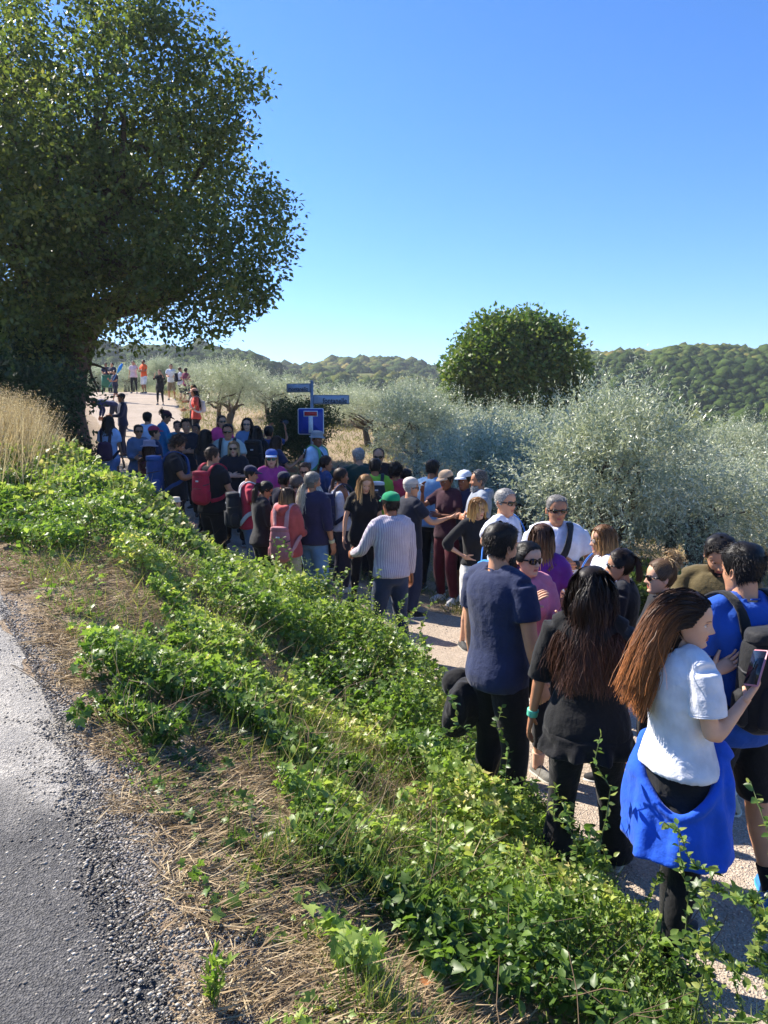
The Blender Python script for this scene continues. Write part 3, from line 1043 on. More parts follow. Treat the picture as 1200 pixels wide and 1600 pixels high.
    V, F = leaf_quads(np.stack([x, y, z], -1), D, rdir(n, g), g.uniform(.06, .24, n), g.uniform(.003, .006, n), .2, .35)
    tag(link('grass', mesh_np('grass', V, [F], [M_grass], attrs={'r': np.clip(g.random(n), 0, 1)})), 'short green grass between the leaves on the bank', 'grass', None, 'stuff')
    # pale tall grass at the left edge
    n = 17000
    y = g.uniform(6.5, 12.5, n); u = g.uniform(-160, 135, n)
    x = (u - 600) / 1200 * y * 1.0
    z = ground(x, y)
    u2, v2, _ = proj(np.stack([x, y, z], -1))
    sel = (g.random(n) < smooth(170, 20, u2) * smooth(800, 700, v2)) & (fbm(np.stack([x, y], -1), 1.8) > .40 + .12 * smooth(20, 130, u2))
    x, y, z = x[sel], y[sel], z[sel]
    n = len(x)
    D = np.stack([g.normal(.12, .28, n), g.normal(0, .28, n), np.full(n, 1.0)], -1)
    Lh = g.uniform(.30, .85, n) * (1.0 - .5 * smooth(20, 120, u2[sel]))
    V, F = leaf_quads(np.stack([x, y, z], -1), D, rdir(n, g), Lh, g.uniform(.006, .012, n), .2, .4)
    # feathery seed heads
    m = 9
    tipp = np.repeat(np.stack([x, y, z], -1) + unit(D) * Lh[:, None], m, 0)[::1]
    kk = g.random(len(tipp)) < .55
    tp = tipp[kk] + g.normal(size=(kk.sum(), 3)) * .02 - unit(np.repeat(D, m, 0)[kk]) * (g.random(kk.sum()) * .12)[:, None]
    V2, F2 = leaf_quads(tp, rdir(len(tp), g) + (0, 0, .5), rdir(len(tp), g), .022, .007, .1)
    tag(link('tall_dry_grass', mesh_np('tall_dry_grass', np.concatenate([V, V2]), [np.concatenate([F, F2 + len(V)])], [M_hay], attrs={'r': g.random(len(F) + len(F2))})),
        'pale feathery dry grass standing at the left edge above the bank', 'dry grass', None, 'stuff')
    # dry grass and weeds under the olives and along the lane
    n = 60000
    y = 4 + 40 * g.random(n) ** 1.6
    x = xe(y) + lane_w(y) + (g.random(n) ** 1.3) * (.5 + .62 * y) - .15
    z = ground(x, y)
    sel = (fbm(np.stack([x, y], -1), 1.2) > .36)
    x, y, z = x[sel], y[sel], z[sel]
    n = len(x)
    D = np.stack([g.normal(0, .6, n), g.normal(0, .6, n), np.full(n, .7)], -1)
    V, F = leaf_quads(np.stack([x, y, z], -1), D, rdir(n, g), g.uniform(.05, .16, n) * (1 + y / 30), g.uniform(.005, .01, n) * (1 + y / 25), .2, .35)
    r = np.clip(fbm(np.stack([x, y], -1) + 3, .5) * 1.5 - .35 + g.normal(0, .15, n), 0, 1)
    m2 = leaf_mat('meadow_grass', [(0, lin('#55632f')), (.45, lin('#8f8a4e')), (.75, lin('#bda678')), (1, lin('#cdb48a'))], .2, .6, .2)
    tag(link('meadow_grass', mesh_np('meadow_grass', V, [F], [m2], attrs={'r': r})), 'dry yellowish grass under the olives and along the lane', 'grass', None, 'stuff')

    # loose stones: road shoulder and lane
    def stones(n, x, y, z, s, name, label, stops):
        V0 = np.array([(1, 0, 0), (-1, 0, 0), (0, 1, 0), (0, -1, 0), (0, 0, 1), (0, 0, -1)], float)
        F0 = np.array([(0, 2, 4), (2, 1, 4), (1, 3, 4), (3, 0, 4), (2, 0, 5), (1, 2, 5), (3, 1, 5), (0, 3, 5)])
        sq = np.stack([g.uniform(.7, 1.3, n), g.uniform(.7, 1.3, n), g.uniform(.45, .8, n)], -1)
        jit = g.uniform(.8, 1.25, (n, 6, 1))
        V = V0[None] * s[:, None, None] * sq[:, None] * jit + np.stack([x, y, z + s * .22], -1)[:, None]
        F = (np.arange(n)[:, None, None] * 6 + F0[None]).reshape(-1, 3)
        m, t, p, o = nt('stone')
        a_ = N(t, 'ShaderNodeAttribute', attribute_name='r')
        c = ramp(t, a_.outputs['Fac'], stops)
        t.links.new(c, p.inputs['Base Color']); p.inputs['Roughness'].default_value = .85; p.inputs['Specular IOR Level'].default_value = .25
        bump(t, p, noise(t, 160, 3), .4, .003)
        tag(link(name, mesh_np(name, V.reshape(-1, 3), [F], [m], attrs={'r': np.repeat(g.random(n), 6)})), label, 'stones', None, 'stuff')
    n = 46000
    y = 1.5 + 4.2 * g.random(n) ** 1.4
    off = np.abs(g.normal(.0, .30, n)) * (1 - .10 * (y - 1.5)) - .05
    off = np.where(g.random(n) < .8, off, g.uniform(-.3, .75, n))
    x = xr(y) + off
    dens = fbm(np.stack([x, y], -1) + 2, 3.4, 3)
    sel = (dens > .36) & (g.random(n) < np.clip(1.25 - .25 * (y - 1.5), .15, 1))
    x, y = x[sel], y[sel]
    n = len(x)
    s = .0025 + .0065 * g.random(n) ** 3
    z = ground(x, y) + .016 * smooth(.02, -.06, x - xr(y))
    stones(n, x, y, z, s, 'gravel', 'loose grey and white stones along the crumbling road edge', [(0, lin('#57524d')), (.5, lin('#847d74')), (.85, lin('#aaa297')), (1, lin('#cfc7ba'))])
    n = 30000
    y = 1.45 + 1.9 * g.random(n) ** 1.2
    off = g.normal(.12, .22, n)
    x = xr(y) + off
    dens = fbm(np.stack([x, y], -1) + 6, 4.5, 3)
    sel = (dens > .33 + .12 * np.abs(off - .1)) & (off > -.5)
    x, y = x[sel], y[sel]
    n = len(x)
    s = .0018 + .0062 * g.random(n) ** 2.6
    z = ground(x, y) + .016 * smooth(.02, -.06, x - xr(y))
    stones(n, x, y, z, s, 'gravel', 'small crumbled stones and grit spilling from the asphalt at the bottom', [(0, lin('#4d4945')), (.4, lin('#7d766d')), (.8, lin('#ada494')), (1, lin('#d6cbb8'))])
    n = 15000
    y = 1.8 + 8 * g.random(n) ** 1.7
    x = xe(y) - .1 + g.random(n) * lane_w(y)
    z = ground(x, y) + .012
    s = .003 + .007 * g.random(n) ** 3
    stones(n, x, y, z, s, 'gravel', 'pale gravel scattered over the lane where the crowd stands', [(0, lin('#94887a')), (.5, lin('#bfb19d')), (1, lin('#e2d8c6'))])
cover()

# ---- shoots standing out of the cover, each a plant of its own
def shoot(u, v, y, h, lean, nleaf, L, label, mat=None, seed=0, name='bramble_shoot', cat='plant', outline=OVATE, bush_=1, group='leafy shoots along the lane edge', curve=.12):
    g = np.random.default_rng(900 + seed)
    p = at(u, v, y)
    base = np.array([p[0], p[1], float(ground(p[0], p[1])) - .02])
    root = empty(name, base, 0, label, cat, group)
    G = Geo(); Ps, Ds = [], []
    for k in range(bush_):
        top = np.array([lean[0] + g.normal() * .05 * bush_, lean[1] + g.normal() * .05 * bush_, h * g.uniform(.75, 1.05)])
        path = limb_path(np.zeros(3), top, curve, 12, g)
        G.add(*tube(path, np.linspace(.0042, .0016, 12), 5))
        n = nleaf
        t = np.linspace(.15, 1, n) * 11
        i = np.minimum(t.astype(int), 10)
        q = path[i] + (path[i + 1] - path[i]) * (t - i)[:, None]
        dd = rdir(n, g); dd[:, 2] = np.abs(dd[:, 2]) * .5
        Ps.append(q); Ds.append(unit(dd))
        for tw in range(2):
            j = g.integers(4, 9)
            e = path[j] + rdir(1, g)[0] * np.array([1, 1, .6]) * h * .25
            pt = limb_path(path[j], e, .02, 5, g)
            G.add(*tube(pt, np.linspace(.0022, .001, 5), 4))
            m = max(3, nleaf // 4)
            tt = g.random(m) * 3.99; ii = tt.astype(int)
            Ps.append(pt[ii] + (pt[ii + 1] - pt[ii]) * (tt - ii)[:, None]); Ds.append(rdir(m, g))
    P = np.concatenate(Ps); D = np.concatenate(Ds)
    n = len(P)
    Nn = unit(g.normal(size=(n, 3)) * .5 + (0, -.1, .8))
    V, F, q = leaf_poly(P, D, Nn, L * g.uniform(.6, 1.15, n), outline, .2, .25)
    link('stem', G.mesh('stem', [M_gstem], True), root)
    link('leaves', mesh_np('leaves', V, [F], [mat or M_vine], attrs={'r': np.repeat(g.random(n), q)}), root)
SH = [  # column, row of the foot, distance, height, lean, leaves, leaf length
    (905, 1300, 3.25, 1.0, (.06, .02), 40, .036, 'tall leafy shoot standing before the black flared trousers', OVATE, 1),
    (1070, 1515, 2.62, 1.15, (-.03, .02), 46, .034, 'leafy shoot rising in front of the leggings of the woman in white', OVATE, 1),
    (1010, 1440, 2.85, .80, (.10, .04), 40, .036, 'arching shoot crossing the hanging blue jacket', OVATE, 2),
    (770, 1190, 4.0, .85, (.05, .0), 36, .04, 'arching shoot below the hip of the broad man in navy', OVATE, 2),
    (690, 1085, 4.8, .75, (.12, .0), 34, .04, 'shoot at the lane edge left of the black hanging cap', OVATE, 2),
    (610, 1000, 6.2, .85, (.04, .0), 34, .045, 'shoot across the jeans of the man in the green cap', OVATE, 2),
    (500, 960, 7.1, .9, (.05, .0), 36, .045, 'shoot across the jeans of the long bearded man', OVATE, 2),
    (545, 985, 6.7, .75, (.0, .0), 34, .045, 'shoot between the jeans of the two men', OVATE, 2),
    (390, 920, 8.2, .85, (.08, .0), 40, .05, 'pale twiggy shoot before the dusty pink bag', OVATE, 3),
    (340, 860, 9.0, .6, (.16, .0), 30, .05, 'twig leaning right before the black trousers of the red rucksack man', OVATE, 1),
    (235, 790, 9.8, .75, (.2, .0), 30, .055, 'shoot leaning over before the big blue rucksack', OVATE, 2),
    (190, 745, 10.4, .7, (.12, .0), 30, .055, 'shoot before the pale blue skirt', OVATE, 2),
    (840, 1265, 3.7, .6, (.10, .0), 34, .036, 'small shoot at the grey trainers of the woman in pink', OVATE, 2),
    (960, 1400, 3.0, .6, (.16, .05), 34, .034, 'low shoot trailing towards the lane below the blue jacket', OVATE, 2),
    (1165, 1690, 2.25, .85, (.02, .04), 44, .034, 'yellow green sapling at the lower right corner', LOBED, 3),
    (1230, 1660, 2.4, .9, (-.02, .0), 40, .034, 'sapling spray half cut by the right edge', LOBED, 3),
]
_g = np.random.default_rng(5)
FR = ['left of the green cap, at the lane edge', 'between the striped shirt and the jeans of the bearded man', 'before the sweatshirt of the bearded man',
      'beside the beige trousers', 'below the coral sweatshirt', 'before the black polo shirt', 'below the black rucksack with pale straps', 'before the red rucksack man', 'before the purple striped child', 'below the big blue rucksack']
for i in range(10):
    y = 5.2 + i * .48 + _g.uniform(-.1, .1)
    x = float(xe(y)) - _g.uniform(.02, .3)
    u_, v_, _ = proj(np.array([x, y, float(ground(x, y))]))
    shoot(float(u_), float(v_), y, _g.uniform(.7, 1.0), (_g.uniform(-.05, .2), _g.uniform(-.1, .1)), 46, .046, 'pale twiggy shoot ' + FR[i], M_vine, 200 + i, outline=OVATE, bush_=4, group='twiggy shoots fringing the lane')
for i, (u, v, y, h, lean, nl, L, lab, ol, bu) in enumerate(SH):
    shoot(u, v, y, h, lean, int(nl * 1.7), L * 1.1, lab, None, i, outline=ol, bush_=bu + (h > .8))
# upright weed with narrow leaves at the bottom of the picture
def narrow_weed():
    g = np.random.default_rng(77)
    p = at(338, 1600, 1.92)
    base = np.array([p[0], p[1], float(ground(p[0], p[1]))])
    root = empty('weed', base, 0, 'small bright green weed with narrow leaves at the bottom edge', 'plant')
    G = Geo(); P, D = [], []
    for k in range(5):
        top = np.array([g.normal() * .03, g.normal() * .03, g.uniform(.10, .17)])
        path = limb_path(np.zeros(3), top, .012, 8, g)
        G.add(*tube(path, np.linspace(.0025, .0012, 8), 5))
        for q in path[2:]:
            for r in range(3):
                d = rdir(1, g)[0]; d[2] = abs(d[2]) + .5
                P.append(q); D.append(unit(d))
    P, D = np.array(P), np.array(D)
    link('stem', G.mesh('stem', [M_gstem], True), root)
    nar = OVATE * (.55, 1)
    V, F, q = leaf_poly(P, D, unit(g.normal(size=(len(P), 3)) + (0, -.3, .8)), g.uniform(.022, .045, len(P)), nar, .3, .2)
    m = leaf_mat('weed_leaf', [(0, lin('#55762c')), (1, lin('#9db04e'))], .4)
    link('leaves', mesh_np('leaves', V, [F], [m], attrs={'r': np.repeat(g.random(len(P)), q)}), root)
narrow_weed()
# fallen dry leaves
def fallen():
    g = np.random.default_rng(78)
    m, t, p, o = nt('dead_leaf')
    c = ramp(t, noise(t, 40, 3), [(.3, lin('#7a4a2a')), (.7, lin('#b9793f'))])
    t.links.new(c, p.inputs['Base Color']); p.inputs['Roughness'].default_value = .7
    for u, v, L, lab in ((522, 1378, .045, 'pale brown fallen leaf among the weeds in the middle of the bank'), (770, 1502, .06, 'orange brown fallen leaf low on the bank'), (735, 1510, .05, 'pale dry leaf beside the orange brown fallen leaf'), (660, 1545, .045, 'upright dead leaf scrap left of the orange fallen leaf'), (455, 1235, .04, 'reddish fallen leaf under the dark leafy hollow')):
        for y in np.arange(1.6, 4.5, .01):
            q = at(u, v, y)
            if q[2] < float(ground(q[0], q[1])) + .03: break
        n = 1
        V, F, k = leaf_poly(np.zeros((1, 3)), rdir(1, g) * (1, 1, .2), unit(g.normal(size=(1, 3)) * .5 + (0, 0, 1)), np.array([L]), LOBED, .5, .5)
        tag(link('fallen_leaf', mesh_np('fallen_leaf', V, [F], [m])), lab, 'leaf', 'fallen leaves on the bank').location = q + np.array([0, 0, .015])
fallen()
# ------------------------------------------------------------------ the dead end sign with two street name plates
def text_mesh(txt, size, mat, name='lettering'):
    cu = bpy.data.curves.new('t', 'FONT')
    cu.body = txt; cu.size = size; cu.align_x = 'CENTER'; cu.align_y = 'CENTER'; cu.extrude = .002; cu.offset = size * .012
    o = bpy.data.objects.new('t', cu); COL.objects.link(o)
    dg = bpy.context.evaluated_depsgraph_get()
    me = bpy.data.meshes.new_from_object(o.evaluated_get(dg))
    bpy.data.objects.remove(o); bpy.data.curves.remove(cu)
    me.name = name
    me.materials.clear(); me.materials.append(mat)
    return me
def rrect(w, h, r, y0, y1, n=5):
    pts = []
    for cx, cz, a0 in ((w - r, h - r, 0), (-w + r, h - r, 90), (-w + r, -h + r, 180), (w - r, -h + r, 270)):
        for k in range(n):
            a = R_(a0 + 90 * k / (n - 1))
            pts.append((cx + r * math.cos(a), cz + r * math.sin(a)))
    pts = np.array(pts)
    ring = lambda y: np.stack([pts[:, 0], np.full(len(pts), y), pts[:, 1]], -1)
    return rings(np.array([ring(y1), ring(y0)]))
def sign():
    Y = 16.8
    p = at(488, 700, Y)
    gz = float(ground(p[0], Y))
    k = Y / 1200
    zpx = lambda v: CH + Y * (665 - v) / 1200 - gz
    root = empty('sign_post', (p[0], Y, gz), R_(-4), 'grey post with two street name plates and a blue dead end sign', 'road sign')
    metal = plain('#8f99a6', .45, .5, name='galvanised')
    link('post', mesh_np('post', *tube([[0, 0, -.3], [0, 0, zpx(597)]], .034, 14), [metal], smooth_=True), root)
    link('post_cap', mesh_np('post_cap', *tube([[0, 0, zpx(597)], [0, 0, zpx(597) + .02]], [.037, .02], 14), [metal], smooth_=True), root)
    blue, white, red = plain('#123a9e', .35, name='sign_blue'), plain('#d9dce2', .4, name='sign_white'), plain('#c3202c', .35, name='sign_red')
    c = zpx(658.5); h = .285
    s = empty('dead_end_sign', (0, 0, 0)); s.parent = root
    # one panel: border, blue field, T
    def part(name, V, Fs, m, dx=0, dz=0):
        return link(name, mesh_np(name, V + np.array([dx, -.045, c + dz]), Fs, [m]), s)
    bpy.data.objects.remove(s)
    pan = link('dead_end_panel', mesh_np('dead_end_panel', *(lambda v: (v[0] + np.array([-.02, -.045, c]), v[1]))(rrect(h, h, .04, 0, .012)), [white]), root)
    def sub(name, V, Fs, m, dx, dz, par=pan):
        return link(name, mesh_np(name, V + np.array([-.02 + dx, -.045, c + dz]), Fs, [m]), par)
    sub('blue_field', *rrect(h - .018, h - .018, .03, -.004, 0), blue, 0, 0)
    sub('white_bar', *rrect(.048, .19, .002, -.008, -.004), white, .0, -.06)
    sub('red_bar_border', *rrect(.155, .062, .002, -.0075, -.004), white, .0, .165)
    sub('red_bar', *rrect(.137, .044, .002, -.011, -.0075), red, .0, .165)
    for dz in (-.15, .15):
        t = np.linspace(0, 2 * np.pi, 16)
        link('bracket', mesh_np('bracket', *tube(np.stack([.04 * np.cos(t), .04 * np.sin(t), 0 * t + c + dz], -1), .008, 6), [metal], smooth_=True), root)
    plate_m = plain('#9aa8bb', .4, name='plate_face'); dark = plain('#20283c', .6, name='letter_black'); edge = plain('#7b8797', .4, .4, name='plate_frame')
    for x0, x1, v, hh, txt, side, tilt in ((-41 * k, -2 * k, 607, .095, 'montanello', -1, 0), (2 * k, 58 * k, 625, .10, 'fontanelle', 1, 0)):
        cx, w = (x0 + x1) / 2, (x1 - x0) / 2
        zc = zpx(v)
        rot = R_(-10 if side < 0 else 8)
        M = rotz_(rot)
        piv = np.array([side * .03, 0, zc])
        tr = lambda V, off=(0, 0, 0): (V + np.array([cx - side * .03, 0, 0]) + np.array(off)) @ M.T + piv
        V, Fs = rrect(w, hh, .012, -.012, .012)
        pl = link('street_plate', mesh_np('street_plate', tr(V), Fs, [edge]), root)
        V, Fs = rrect(w - .014, hh - .014, .006, -.016, -.012)
        link('plate_face', mesh_np('plate_face', tr(V), Fs, [plate_m]), pl)
        me = text_mesh(txt, .155 if side > 0 else .125, dark)
        n = len(me.vertices); co = np.zeros(n * 3, np.float32); me.vertices.foreach_get('co', co); co = co.reshape(-1, 3).astype(float)
        ww = np.ptp(co[:, 0]); target = (w - .03) * 2 * (.72 if side > 0 else .92)
        co = np.stack([co[:, 0] * target / ww + (w * .2 if side > 0 else 0), -.0165 - (co[:, 2] + .002), co[:, 1] - hh * .28], -1)
        me.vertices.foreach_set('co', tr(co).astype(np.float32).ravel()); me.update()
        link('lettering', me, pl)
        me = text_mesh('via', .05, dark)
        n = len(me.vertices); co = np.zeros(n * 3, np.float32); me.vertices.foreach_get('co', co); co = co.reshape(-1, 3).astype(float)
        bpy.data.meshes.remove(me)
def rotz_(a): c, s = math.cos(a), math.sin(a); return np.array([[c, -s, 0], [s, c, 0], [0, 0, 1.]])
sign()

# green litter bin at the top of the lane
def bin_():
    y = 42.0
    p = at(167, 612, y)
    g = float(ground(p[0], y))
    root = empty('litter_bin', (p[0], y, g), .2, 'green litter bin on a post at the top of the lane', 'bin')
    gm = plain('#1f6a4c', .5, name='green_paint')
    link('post', mesh_np('post', *tube([[-.22, 0, -.2], [-.22, 0, 1.0]], .04, 8), [gm], smooth_=True), root)
    V, Fs = box(.08, 0, .66, .55, .4, .62, .05)
    bd = link('bin_body', mesh_np('bin_body', V, Fs, [gm]), root)
    V, Fs = box(.08, 0, .99, .60, .45, .05, .015)
    link('lid', mesh_np('lid', V, Fs, [gm]), root)
bin_()
# wooden marker post at the lane edge
p = at(191, 660, 25.0)
o = link('marker_post', mesh_np('marker_post', *tube([[0, 0, -.2], [.01, 0, .5], [0, 0, 1.25], [0, 0, 1.27]], [.10, .095, .09, .06], 12), [bark_mat('weathered_wood', '#5d5040', '#8f8069', 8)], smooth_=True))
tag(o, 'thick weathered wooden post at the lane edge before the bending walker', 'post')
o.location = (p[0], p[1], float(ground(p[0], p[1])))
# ------------------------------------------------------------------ people
def vec(*a): return np.array(a, float)
def rotz(a): c, s = math.cos(a), math.sin(a); return np.array([[c, -s, 0], [s, c, 0], [0, 0, 1.]])
def rotx(a): c, s = math.cos(a), math.sin(a); return np.array([[1., 0, 0], [0, c, -s], [0, s, c]])
def roty(a): c, s = math.cos(a), math.sin(a); return np.array([[c, 0, s], [0, 1., 0], [-s, 0, c]])

# head shape by height (0 chin, 1 crown), unit = head height, +Y is the face
_hz = np.array([-.02, .02, .06, .12, .18, .25, .32, .40, .48, .56, .64, .72, .80, .87, .93, .97, 1.0])
_hw = np.array([.10, .15, .185, .225, .252, .275, .292, .305, .316, .325, .332, .330, .315, .280, .218, .145, .02])
_hf = np.array([.27, .325, .34, .335, .335, .34, .345, .345, .342, .356, .355, .335, .29, .225, .135, .06, -.04])
_hb = np.array([.16, .10, .04, -.03, -.10, -.19, -.27, -.335, -.385, -.42, -.44, -.435, -.41, -.36, -.28, -.20, -.08])
HP = 2.25
def head_point(z, a, off=0.0):
    """surface of the skull at height z and angle a (0 = nose, pi = back); arrays"""
    z = np.asarray(z, float); a = np.asarray(a, float)
    w = np.interp(z, _hz, _hw) + off
    f = np.interp(z, _hz, _hf) + off
    b = np.interp(z, _hz, _hb) - off
    yc = np.clip(-.04 + 0 * z, b + .01, f - .01)
    s, c = np.sin(a), np.cos(a)
    x = w * np.sign(s) * np.abs(s) ** (2 / HP)
    cc = np.sign(c) * np.abs(c) ** (2 / HP)
    y = yc + np.where(c > 0, (f - yc) * cc, (yc - b) * cc)
    return np.stack([x, y, z + 0 * a], -1)

def head_mesh(nz, na, male=True, fem_soft=0.0):
    zz = np.concatenate([np.linspace(-.02, .62, int(nz * .72))[:-1], np.linspace(.62, 1.0, nz - int(nz * .72) + 1)])
    # more columns on the face
    s = np.linspace(-1, 1, na, endpoint=False)
    aa = np.pi * (np.sign(s) * np.abs(s) ** 1.45)
    Zg, Ag = np.meshgrid(zz, aa, indexing='ij')
    P = head_point(Zg, Ag)
    x, y, z = P[..., 0], P[..., 1], P[..., 2]
    front = np.clip(np.cos(Ag), 0, 1) ** .5
    G = lambda cx, cz, sx, sz: np.exp(-((np.abs(x) - cx) / sx) ** 2 - ((z - cz) / sz) ** 2) * front
    G0 = lambda cz, sx, sz: np.exp(-(x / sx) ** 2 - ((z - cz) / sz) ** 2) * front
    d = np.zeros_like(x)
    d += -.050 * G(.135, .475, .075, .052)                     # sockets
    d += (.018 if male else .008) * G(.12, .56, .10, .03)      # brow
    nose = np.interp(z, [.27, .305, .335, .37, .44, .52, .56], [0, .065, .115, .098, .055, .022, 0])
    nw = np.interp(z, [.27, .335, .40, .52], [.075, .066, .048, .038])
    d += nose * np.exp(-(x / nw) ** 2) * front
    d += .018 * G(.052, .318, .022, .022)                      # nostril wings
    d += .020 * G(.19, .36, .075, .07)                         # cheekbones
    d += -.012 * G(.21, .2, .06, .07)
    d += .026 * G0(.222, .085, .016) + .028 * G0(.178, .075, .018)   # lips
    d += -.016 * G0(.199, .10, .008) - .014 * G0(.125, .09, .02)
    d += .022 * G0(.065, .075, .04)                            # chin
    P[..., 1] += d
    V, Fs = rings(P)
    # lips and brows by region
    Q = Fs[0]
    cen = V[Q].mean(1)
    mi = np.zeros(len(Q), int)
    lips = (np.abs(cen[:, 0]) < .088) & (cen[:, 2] > .162) & (cen[:, 2] < .238) & (cen[:, 1] > .2)
    mi[lips] = 1
    G_ = Geo()
    for F, m_ in ((Q, mi), (Fs[1], np.zeros(len(Fs[1]), int))):
        pass
    G_.V = [V]; G_.n = len(V)
    G_.F = {4: [Q], 3: [Fs[1]]}; G_.M = {4: [mi], 3: [np.zeros(len(Fs[1]), int)]}
    # ears
    for sx in (-1, 1):
        t = np.linspace(0, 2 * np.pi, 10, endpoint=False)
        ring = lambda r, off: np.stack([np.full(10, sx * (.318 + off)), -.055 + .055 * r * np.cos(t) - .02 * r, .43 + .105 * r * np.sin(t) - .02 * r * np.cos(t)], -1)
        Pp = np.array([ring(.75, -.02), ring(1.0, .02), ring(1.05, .045), ring(.85, .055), ring(.5, .03)])
        Pp[..., 1] -= (np.abs(Pp[..., 0]) - .31) * .55
        if sx < 0: Pp = Pp[:, ::-1]
        G_.add(*rings(Pp))
    # eyes: white ball with a dark iris disc, lids above
    for sx in (-1, 1):
        c = vec(sx * .135, .245, .475)
        n_a, n_r = 10, 6
        ph = np.linspace(0, 1.5, n_r); th = np.linspace(0, 2 * np.pi, n_a, endpoint=False)
        E = np.stack([c[0] + .058 * np.sin(ph)[::-1, None] * np.cos(th)[None], c[1] + .060 * np.cos(ph)[::-1, None] + 0 * th[None], c[2] + .046 * np.sin(ph)[::-1, None] * np.sin(th)[None]], -1)
        V_, F_ = rings(E)
        m2 = np.full(len(F_[0]), 2); rr_ = np.repeat(np.arange(n_r - 1), n_a); m2[rr_ >= n_r - 3] = 3
        G_.V.append(V_); 
        G_.F[4].append(F_[0] + G_.n); G_.M[4].append(m2)
        G_.F[3].append(F_[1] + G_.n); G_.M[3].append(np.full(len(F_[1]), 3))
        G_.n += len(V_)
        # upper lid
        tl = np.linspace(-1, 1, 7)
        lidp = np.stack([c[0] + .066 * tl, c[1] + .064 - .022 * tl ** 2, c[2] + .036 - .022 * tl ** 2], -1)
        G_.add(*tube(lidp, .011, 5), mat=0)
        # brow
        tl = np.linspace(-1, 1, 6)
        bp = np.stack([c[0] + .075 * tl, np.interp(np.abs(c[0] + .075 * tl), [.05, .14, .22], [.352, .33, .27]), .558 + .012 * (1 - tl ** 2) + sx * 0.004 * tl], -1)
        G_.add(*tube(bp, np.stack([np.full(6, .012), np.full(6, .013 if male else .009)], -1), 5), mat=4)
    return G_

_HEADS = {}
def head_geo(level, male):
    k = (level, male)
    if k not in _HEADS:
        nz, na = {0: (18, 20), 1: (30, 34), 2: (54, 64)}[level]
        _HEADS[k] = head_mesh(nz, na, male).arrays()
    return _HEADS[k]

# hairline: lowest z of hair by angle from the face
def hairline(a, back=.12):
    a = np.abs(a)
    return np.interp(a, [0, .55, .85, 1.15, 1.35, 1.5, 1.75, 2.1, 3.2], [.83, .81, .74, .60, .42, .40, .46, back + .06, back])

def hair_cap(th, level, back=.12, jag=.02, seed=0, top=None, recede=0.0):
    nz, na = {0: (12, 22), 1: (18, 32), 2: (26, 48)}[level]
    a = np.linspace(-np.pi, np.pi, na, endpoint=False)
    lo = hairline(a, back) + recede * np.interp(np.abs(a), [0, 1, 1.6], [1, .8, 0])
    g = np.random.default_rng(seed)
    lo = lo + g.normal(0, jag, na)
    t = np.linspace(0, 1, nz)
    Z = lo[None] + (.998 - lo[None]) * t[:, None] ** .85
    Zc = np.minimum(Z, .995)
    off = th * smooth(-.02, .22, t)[:, None] + .012 + 0 * Z
    if top is not None:
        off = off + top * smooth(.6, .95, Zc)
    P = head_point(Zc, np.broadcast_to(a[None], Zc.shape), 0)
    c = vec(0, -.05, .52)
    dirn = unit(P - c)
    nz_ = .6 + .8 * vnoise(P.reshape(-1, 3) * vec(1, 1, .5) + seed, 9).reshape(Z.shape)
    P = P + dirn * (off * nz_)[..., None]
    return P[::1]

def strands(roots, dir0, length, nseg, g, gravity=.5, stiff=.6, curl=0.0, spheres=(), width=.004, taper=.35, wind=None, hold=None):
    """hair locks falling under gravity and sliding over the head and shoulders -> V, quads, t, r"""
    n = len(roots)
    P = roots.copy()
    D = unit(dir0)
    seg = (np.asarray(length) / nseg)[:, None] if np.ndim(length) else length / nseg
    pts = [P.copy()]
    ph = np.stack([vnoise(roots + q, 28) for q in (0, 3, 7)], -1) * 10 + g.random((n, 3)) * 2.0
    fly = np.where(g.random(n) < .04, .17, .03)[:, None]
    lead = np.linspace(.45, 1.45, nseg); lead = lead / lead.sum() * nseg
    gk = np.ones(nseg) if hold is None else np.linspace(0, 1, nseg)
    for k in range(nseg):
        gv = gravity if hold is None else np.where(hold, gravity * min(1, .04 + (k / nseg) * 2.2), gravity)[:, None]
        D = unit(D * stiff + vec(0, 0, -1) * gv + (wind if wind is not None else 0) + curl * np.sin(ph + k * 1.0) + fly * g.normal(size=(n, 3)) * (k > nseg * .3))
        P = P + D * seg * lead[k]
        for c, ax, M in spheres:
            q = ((P - c) @ M) / ax
            l = np.linalg.norm(q, axis=1, keepdims=True)
            ins = l < 1
            P = np.where(ins, c + (q / np.maximum(l, 1e-4) * ax) @ M.T, P)
        pts.append(P.copy())
    S = np.array(pts)                                    # (m, n, 3)
    T = np.gradient(S, axis=0)
    cen = S.mean(1).mean(0)
    out = S - np.array([0, 0, 1]) * 0 - vec(cen[0], cen[1], 0)
    out[..., 2] = 0
    side = unit(np.cross(T, unit(out) + g.normal(size=(1, n, 3)) * .35))
    m = nseg + 1
    w = np.broadcast_to(np.asarray(width, float), (n,))[None, :, None] * np.linspace(1, taper, m)[:, None, None]
    A, B = S - side * w, S + side * w
    V = np.stack([A, B], 2).transpose(1, 0, 2, 3).reshape(-1, 3)     # n, m, 2
    i = np.arange(n)[:, None] * m * 2
    j = np.arange(nseg)[None] * 2
    F = np.stack([i + j, i + j + 1, i + j + 3, i + j + 2], -1).reshape(-1, 4)
    t = np.tile(np.repeat(np.linspace(0, 1, m), 2), n)
    r = np.repeat(g.random(n), m * 2)
    return V, F, t, r

